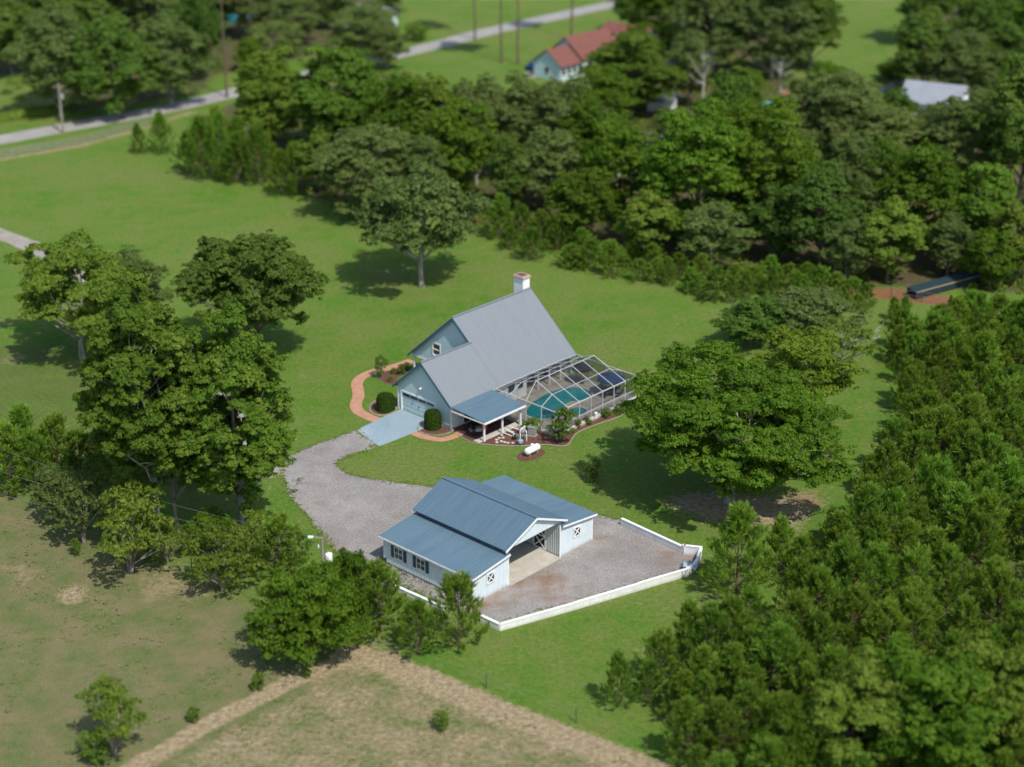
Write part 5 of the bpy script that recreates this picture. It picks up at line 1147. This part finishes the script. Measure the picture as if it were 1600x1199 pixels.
# ------------------------------------------------------------------ background wood
WR = 'trees in the wood behind the lawn'; NR = 'trees in the wood north of the road'; FR = 'trees in the far wood at the upper right'
B = [ # left of centre, north of the road
 ('grey1', 95, 180, 15, 150, 'grey green tree just behind the pale utility pole', None), ('oak2', 190, 186, 30, 145, 'dark tree overhanging the road right of the pale utility pole', None), ('grey2', 270, 165, 25, 130, 'pale grey tree above the shaded stretch of road', None),
 ('dk', 20, 118, -30, 150, None, NR), ('dk', 150, 110, -60, 170, None, NR), ('gy', 235, 100, -55, 140, None, NR), ('dk', 310, 115, -20, 110, None, NR), ('gy', 80, 40, -110, 160, None, NR), ('dk', 330, 55, -70, 120, None, NR), ('dk', 230, 30, -110, 150, None, NR), ('gy', 400, 60, -50, 90, None, NR), ('gy', 460, 70, -10, 90, None, NR), ('dk', 480, 20, -80, 110, None, NR), ('gy', 560, 95, 10, 100, None, NR), ('gy', 520, 45, -40, 90, None, NR), ('dk', 610, 20, -50, 80, None, NR), ('grey2', 605, 108, 40, 70, 'grey tree where the road bends behind the wood', None), ('sparse2', 425, 92, 35, 100, 'brown grey leafless brush by the road at upper left', None),
 ('bright', 430, 232, 78, 130, 'bright green tree at the left end of the wood', None), ('bright', 525, 240, 72, 165, 'larger bright green tree at the left end of the wood', None), ('brush', 390, 110, 60, 50, 'light green bush beside the shaded road', None),
 ('bush', 652, 64, 36, 46, 'yellow green round bush by the upper road', None),
 ('grey2', 588, 74, 5, 84, 'grey tree hiding the front of the pale house by the road', None),
 ('ol', 625, 270, 118, 120, None, WR), ('ol', 690, 275, 120, 110, None, WR), ('gy', 745, 290, 125, 120, None, WR), ('ol', 715, 320, 160, 120, None, WR), ('gy', 820, 270, 120, 130, None, WR), ('ol', 880, 285, 125, 130, None, WR), ('dk', 925, 300, 150, 110, None, WR), ('oak2', 800, 330, 215, 110, 'dark tree over the shaded hollow of the wood', None), ('gy', 860, 330, 200, 110, None, WR), ('dk', 960, 340, 190, 110, None, WR),
 ('bright', 985, 178, 52, 165, 'bright green tree in front of the red roofed house', None), ('oak1', 945, 205, 110, 110, 'green tree below the red roofed house', None), ('gy', 1040, 290, 170, 80, None, WR),
 ('oak1', 1085, 385, 175, 190, 'big dark green oak in the middle of the wood edge', None), ('oak1', 1180, 370, 160, 190, 'big round oak right of the largest wood edge oak', None), ('oak3', 1280, 425, 265, 125, 'dark oak with a dark trunk at the red soil edge', None), ('dk', 1140, 300, 120, 130, None, WR), ('dk', 1030, 345, 215, 100, None, WR), ('oak2', 1210, 410, 290, 120, 'lower dark tree left of the dark trunked oak', None),
 ('gy', 1300, 260, 112, 190, None, FR), ('gy', 1370, 290, 165, 150, None, FR), ('ol', 1420, 395, 225, 150, None, FR), ('olive', 1385, 440, 320, 130, 'olive tree in front of the wood beside the teal shelter', None), ('bright', 1525, 400, 255, 130, 'bright green tree above the teal shelter', None), ('gy', 1510, 300, 150, 170, None, FR), ('ol', 1580, 440, 320, 110, None, FR), ('dk', 1590, 330, 90, 150, None, FR), ('gy', 1440, 280, 190, 110, None, FR), ('dk', 1600, 230, 60, 130, None, FR), ('ol', 1480, 430, 340, 90, None, FR), ('ol', 1545, 452, 360, 90, None, FR), ('gy', 1330, 350, 215, 110, None, FR), ('ol', 1350, 395, 280, 90, None, FR),
 ('olive', 1492, 240, 168, 84, 'olive tree standing in front of the pale roofed house', None), ('oak1', 1005, 122, 38, 84, 'dark tree hiding the end of the red roof', None), ('grey1', 960, 160, 92, 70, 'grey green tree covering the foot of the red roofed house', None), ('oak2', 1400, 215, 140, 80, 'dark tree at the left corner of the pale roofed house', None),
 ('ol', 1010, 408, 300, 110, None, WR), ('gy', 1110, 425, 318, 110, None, WR), ('ol', 905, 380, 270, 110, None, WR), ('gy', 1235, 330, 215, 130, None, WR), ('ol', 660, 335, 215, 100, None, WR), ('gy', 1320, 445, 345, 80, None, WR), ('grey1', 1455, 225, 165, 70, 'pale tree in front of the left half of the pale roofed house', None),
 # far right top
 ('dk', 1440, 150, 20, 110, None, FR), ('gy', 1500, 160, 50, 120, None, FR), ('dk', 1545, 130, 0, 130, None, FR), ('dk', 1440, 70, -60, 90, None, FR), ('ol', 1600, 120, -40, 140, None, FR), ('dk', 1520, 60, -70, 120, None, FR), ('gy', 1600, 40, -100, 140, None, FR),
 ('gy', 1110, 120, -40, 150, None, FR), ('gy', 1205, 125, -35, 140, None, FR), ('dk', 1265, 110, -20, 90, None, FR), ('dk', 1045, 75, -45, 110, None, FR), ('dk', 985, 52, -30, 80, None, FR), ('gy', 1075, 165, 60, 80, None, FR), ('gy', 1150, 50, -90, 130, None, FR), ('gy', 1250, 40, -90, 120, None, FR), ('dk', 1050, 10, -100, 120, None, FR), ('bright', 1160, 185, 105, 70, 'bright bush between bare grey trunks', None), ('snag', 1098, 190, 70, 46, 'bare grey dead trunk standing above the wood', None), ('snag', 1218, 170, 85, 36, 'thin bare grey trunk beside the red clay clearing', None), ('brush', 1290, 160, 100, 90, 'low olive bush below the far green field', None), ('brush', 1395, 125, 100, 60, 'yellow green hedge at the foot of the far green field', None),
]
RG = {WR: 'leafy tree among many in the wood behind the lawn', NR: 'leafy tree among many in the wood north of the road', FR: 'leafy tree among many in the far wood at the upper right'}
KD = {'dk': ['oak2', 'oak3', 'oak1'], 'gy': ['grey1', 'grey2'], 'ol': ['olive', 'grey2', 'oak1']}
for i, (kind, bx, by, ty, w, lab, grp) in enumerate(B):
    kk = KD[kind][i % len(KD[kind])] if kind in KD else kind
    if grp:
        tone = {'oak1': 'mid green', 'oak2': 'dark green round', 'oak3': 'dark green tall', 'grey1': 'grey green broad', 'grey2': 'grey green upright', 'olive': 'olive green'}[kk]
        ar = grp.replace('trees in ', 'in '); lab = tone+' tree among many '+ar; grp = tone+' trees '+ar
    tree(kk, 'wood_tree', bx, by, ty, w, lab, grp, cat='tree')
for px, py, lab in [(355, 152, 'tall bare pine trunk rising by the shaded road'), (783, 98, 'tall pine trunk on the far lawn, left of a close pair'), (809, 100, 'tall pine trunk on the far lawn, right of a close pair'), (893, 62, 'dark tall pine trunk nearest the upper road'), (742, 62, 'slender tall pine beyond the upper road')]:
    put('talltop', 'tall_pine', gp(px, py), 27, 3.8, None, lab, 'tree')
# rows of small pines
def pines(lst, group, label, jit=0):
    for i, (bx, by, ty, w) in enumerate(lst): tree('pine%d' % (i*5 % 6), 'young_pine', bx, by, ty, w, label, group)
HR1 = [(800, 392, 341, 41), (826, 402, 356, 44), (852, 408, 358, 40), (880, 414, 365, 45), (905, 420, 362, 43), (930, 424, 378, 40), (955, 430, 379, 38), (978, 434, 392, 34), (1002, 438, 391, 40), (1024, 444, 395, 39), (1048, 449, 396, 36), (1070, 456, 400, 37), (1092, 464, 402, 42), (1112, 472, 418, 43), (1140, 474, 427, 34), (1165, 468, 418, 33), (1190, 462, 420, 31), (1215, 468, 419, 30), (1240, 470, 429, 39), (1262, 476, 433, 31), (1285, 482, 440, 41), (1310, 484, 437, 38), (1335, 490, 447, 34)]
HR1 = [(x+rnd.uniform(-9, 9), y+rnd.uniform(-5, 4), y-(y-ty)*rnd.uniform(.55, 1.2), w*rnd.uniform(.75, 1.3)) for x, y, ty, w in HR1 if rnd.random() > .1]
pines(HR1, 'small pines in the hedge row along the lawn', 'small bushy pine in the long hedge row between lawn and wood')
pines([(x, y, y-h, w) for x, y, h, w in ((1060, 436, 44, 44), (1095, 446, 52, 48), (1118, 452, 40, 42), (1150, 455, 46, 44), (1178, 452, 40, 44), (1204, 448, 50, 46), (1232, 452, 42, 44), (1258, 456, 48, 46), (1284, 462, 50, 48), (1308, 468, 44, 44), (1330, 474, 42, 42), (1352, 480, 38, 36), (1020, 424, 44, 44), (985, 418, 46, 46), (948, 412, 40, 42), (912, 402, 48, 46))], 'small pines in the hedge row along the lawn', 'small bushy pine in the long hedge row between lawn and wood')
pines([(815, 380, 318, 50), (845, 388, 325, 48), (870, 392, 330, 46), (780, 372, 300, 54)], 'small pines in the hedge row along the lawn', 'small bushy pine in the long hedge row between lawn and wood')
HL = [(296, 270, 170, 44), (322, 278, 178, 48), (350, 283, 172, 50), (378, 286, 192, 48), (402, 290, 198, 44), (440, 304, 215, 46), (462, 308, 225, 44), (418, 280, 190, 50), (340, 255, 165, 44), (372, 262, 170, 44)]
HL = [(x+rnd.uniform(-8, 8), y+rnd.uniform(-5, 4), y-(y-ty)*rnd.uniform(.65, 1.1), w*rnd.uniform(.85, 1.3)) for x, y, ty, w in HL]
pines(HL, 'young pines at the left end of the wood', 'young pine in the clump at the left end of the wood')
tree('pine3', 'pine_tree', 218, 240, 190, 28, 'small cone shaped pine in the field, left of two'); tree('pine1', 'pine_tree', 254, 240, 172, 40, 'cone shaped pine in the field, right of two')
pines([(1395, 500, 462, 26), (1412, 502, 460, 28), (1400, 512, 470, 30), (1482, 500, 460, 16), (1505, 500, 470, 12)], 'tiny pines by the wire fence', 'tiny pine standing on the grass before the wire fence')
# plantation: jittered grid inside the outline
cnt = 0; q = random.Random(5); poly = np.array(PLANT)
y = 96.0; row = 0; cand = []
while y < 206:
    x = -10 + (row % 2)*1.5
    while x < 66:
        cand.append((x+q.uniform(-1, 1), y+q.uniform(-.9, .9))); x += 2.95
    y += 2.65; row += 1
cx = np.array(cand); sd = sd_poly(cx[:, 0], cx[:, 1], PLANT)
for (x, y), s in zip(cand, sd):
    if s < .2: continue
    d = y*CP+CAMH*SP; px = 800+F_PX*x/d; py = 599.5+F_PX*(CAMH*CP-y*SP)/d
    if px > 1665 or py > 1330: continue
    if px > 1250 and py > 1120 and q.random() < .5: continue
    if px > 1180 and (q.random() < .05 or mnoise.noise(Vector((x*.13, y*.13, 2))) > .46): continue
    cnt += 1; k = 'pine%d' % q.randrange(6); h = q.choice((q.uniform(3.4, 5.2), q.uniform(5, 7.4), q.uniform(5.6, 7.8)))*(1 if s > 3 else .85)
    small = h < 4.6; edge_ = s < 2.6; zone = 'upper' if py < 700 else 'middle' if py < 900 else 'lower'
    ph = ('small' if small else 'bushy')+' young pine '+('on the outer edge of the ' if edge_ else 'inside the ')+zone+' part of the pine plantation'
    put(k, 'plantation_pine', Vector((x, y, 0)), h, h*q.uniform(.31, .38), None, ph, 'tree', ph.replace('pine ', 'pines ', 1))
print('plantation', cnt)
for kind, bx, by, ty, w, lab in [('olive', 1330, 1215, 1040, 190, 'blurred olive broadleaf tree at the lower right among the pines'), ('oak1', 1450, 1230, 1030, 210, 'blurred mid green broadleaf tree at the lower right'), ('olive', 1560, 1215, 1010, 190, 'blurred broadleaf tree in the lower right corner'), ('brush', 1230, 1240, 1110, 130, 'blurred low green tree at the bottom edge of the plantation')]:
    tree(kind, 'broadleaf_tree', bx, by, ty, w, lab)

# ------------------------------------------------------------------ weeds
rg = np.random.default_rng(9)
def tufts(name, n, region, smin, smax, mat, blades=7, size=.2):
    C = []
    P = np.array(region); lo, hi = P.min(0), P.max(0); lo = np.maximum(lo, [-60, 98]); hi = np.minimum(hi, [70, 260])
    while sum(len(c) for c in C) < n:
        c = rg.uniform(lo, hi, (n*2, 2)); s = sd_poly(c[:, 0], c[:, 1], region)
        nn = np.array([mnoise.noise(Vector((x*.25, y*.25, 3.3))) for x, y in c]); C.append(c[(s > 0) & (nn > smin)])
    c = np.concatenate(C)[:n]; sz = size*rg.uniform(.5, 1.6, n)**1.5
    b = np.repeat(c, blades, 0); s = np.repeat(sz, blades)[:, None]; th = rg.uniform(0, 6.28, len(b)); d = np.stack([np.cos(th), np.sin(th), 0*th], -1)
    base = np.concatenate([b, np.zeros((len(b), 1))], 1)+d*s*rg.uniform(0, .8, (len(b), 1)); tip = base+d*s*.8+np.array([0, 0, 1])*s*rg.uniform(.3, .8, (len(b), 1))
    sd_ = np.stack([-d[:, 1], d[:, 0], 0*th], -1)*s*.28; mid = (base+tip)/2+np.array([0, 0, .1])*s
    co = np.stack([base, mid+sd_, tip, mid-sd_], 1).reshape(-1, 3)
    me = np_mesh(name, co, np.arange(len(co)).reshape(-1, 4), mat); tint_attr(me, rg.uniform(0, 1, len(b))); link(name, me, kind='stuff')
FOL['weed'] = foliage('pasture_weeds', (.10, .15, .04), (.14, .185, .05), (.21, .21, .09), trans=.3)
VIEWP = G([(0, 780), (130, 840), (330, 920), (560, 1035), (700, 1080), (1000, 1199), (1000, 1240), (0, 1240)])
tufts('pasture_weeds', 1300, VIEWP, .0, 0, FOL['weed'], 7, .10)
EDGE = G([(446, 760), (520, 860), (600, 915), (700, 950), (720, 930), (640, 890), (560, 850), (500, 790), (470, 740)])
tufts('gravel_weeds', 160, EDGE, .2, 0, FOL['weed'], 6, .12)

# grass creeping over the gravel edge
ring = [gp(*p) for p in GRAVEL]; cc = []
for a, b in zip(ring, ring[1:]+ring[:1]):
    for k in range(int((b-a).length*16)):
        p = a.lerp(b, rnd.random()); cc.append((p.x+rnd.gauss(0, .22), p.y+rnd.gauss(0, .22)))
cc = np.array(cc); n = len(cc); bl = 6; b = np.repeat(cc, bl, 0); s_ = np.repeat(rg.uniform(.05, .16, n), bl)[:, None]; th = rg.uniform(0, 6.28, len(b)); d = np.stack([np.cos(th), np.sin(th), 0*th], -1)
base = np.concatenate([b, np.zeros((len(b), 1))], 1); tip = base+d*s_+np.array([0, 0, .6])*s_; sd_ = np.stack([-d[:, 1], d[:, 0], 0*th], -1)*s_*.3; mid = (base+tip)/2+np.array([0, 0, .1])*s_
me = np_mesh('edge_grass', np.stack([base, mid+sd_, tip, mid-sd_], 1).reshape(-1, 3), np.arange(4*len(b)).reshape(-1, 4), FOL['weed']); tint_attr(me, rg.uniform(0, 1, len(b))); link('edge_grass', me, kind='stuff')
# undergrowth of the woods: nobody could count it
def undergrowth(name, n, region, mat, seed, hmax=2.2):
    r2 = np.random.default_rng(seed); P = np.array(region); lo, hi = P.min(0), P.max(0); lo = np.maximum(lo, [-125, 170]); hi = np.minimum(hi, [125, 400]); c = np.zeros((0, 2))
    while len(c) < n:
        q2 = r2.uniform(lo, hi, (n*2, 2)); s2 = sd_poly(q2[:, 0], q2[:, 1], region); nn = np.array([mnoise.noise(Vector((x*.09, y*.09, seed))) for x, y in q2])
        c = np.concatenate([c, q2[(s2 > .5) & (nn > -.18)]])
    c = c[:n]; rr = r2.uniform(.5, 1.0, n)*hmax*.6; k = 24
    d = norm(r2.normal(size=(n, k, 3))); d[..., 2] = np.abs(d[..., 2]); C = np.concatenate([c, np.zeros((n, 1))], 1)[:, None]+d*rr[:, None, None]*r2.uniform(.5, 1.1, (n, k, 1))*np.array([1.1, 1.1, .95])
    T = (.5*r2.uniform(0, 1, (n, 1))+.45*r2.uniform(0, 1, (n, k))).ravel()
    link(name, leaf_mesh(name, C.reshape(-1, 3), (d+r2.normal(size=d.shape)*.4).reshape(-1, 3), .28, .55, r2, T, mat), kind='stuff')
undergrowth('undergrowth', 1500, WOODS, FOL['olive'], 3); undergrowth('undergrowth', 500, WOODS2, FOL['dark'], 4); undergrowth('undergrowth', 350, WOODS3, FOL['grey'], 5); undergrowth('undergrowth', 300, WOODS4, FOL['dark'], 6)
print('tris', sum(sum(len(p.vertices)-2 for p in me.polygons) for me in bpy.data.meshes))

# clipped hedge on the far side of the road
a_, b_ = gp(-20, 194), gp(88, 176); rg3 = np.random.default_rng(12); n_ = 2600
t_ = rg3.uniform(0, 1, (n_, 1)); A_, B_ = np.array(a_), np.array(b_); d_ = norm(rg3.normal(size=(n_, 3))); d_[:, 2] = np.abs(d_[:, 2])
C_ = (B_-A_)*t_+d_*np.array([.9, .9, 1.5])
o = empty('hedge_row', a_, 0, 'low clipped hedge along the grass verge at the far left of the road', 'hedge')
link('foliage', leaf_mesh('foliage', C_, d_, .3, .6, rg3, rg3.uniform(0, 1, n_), FOL['bright']), o)
m = MB().bar(Vector((0, 0, .5)), Vector(b_-a_)+Vector((0, 0, .5)), .9, 1.0); m.build('stems', M['hedgecore'], o)
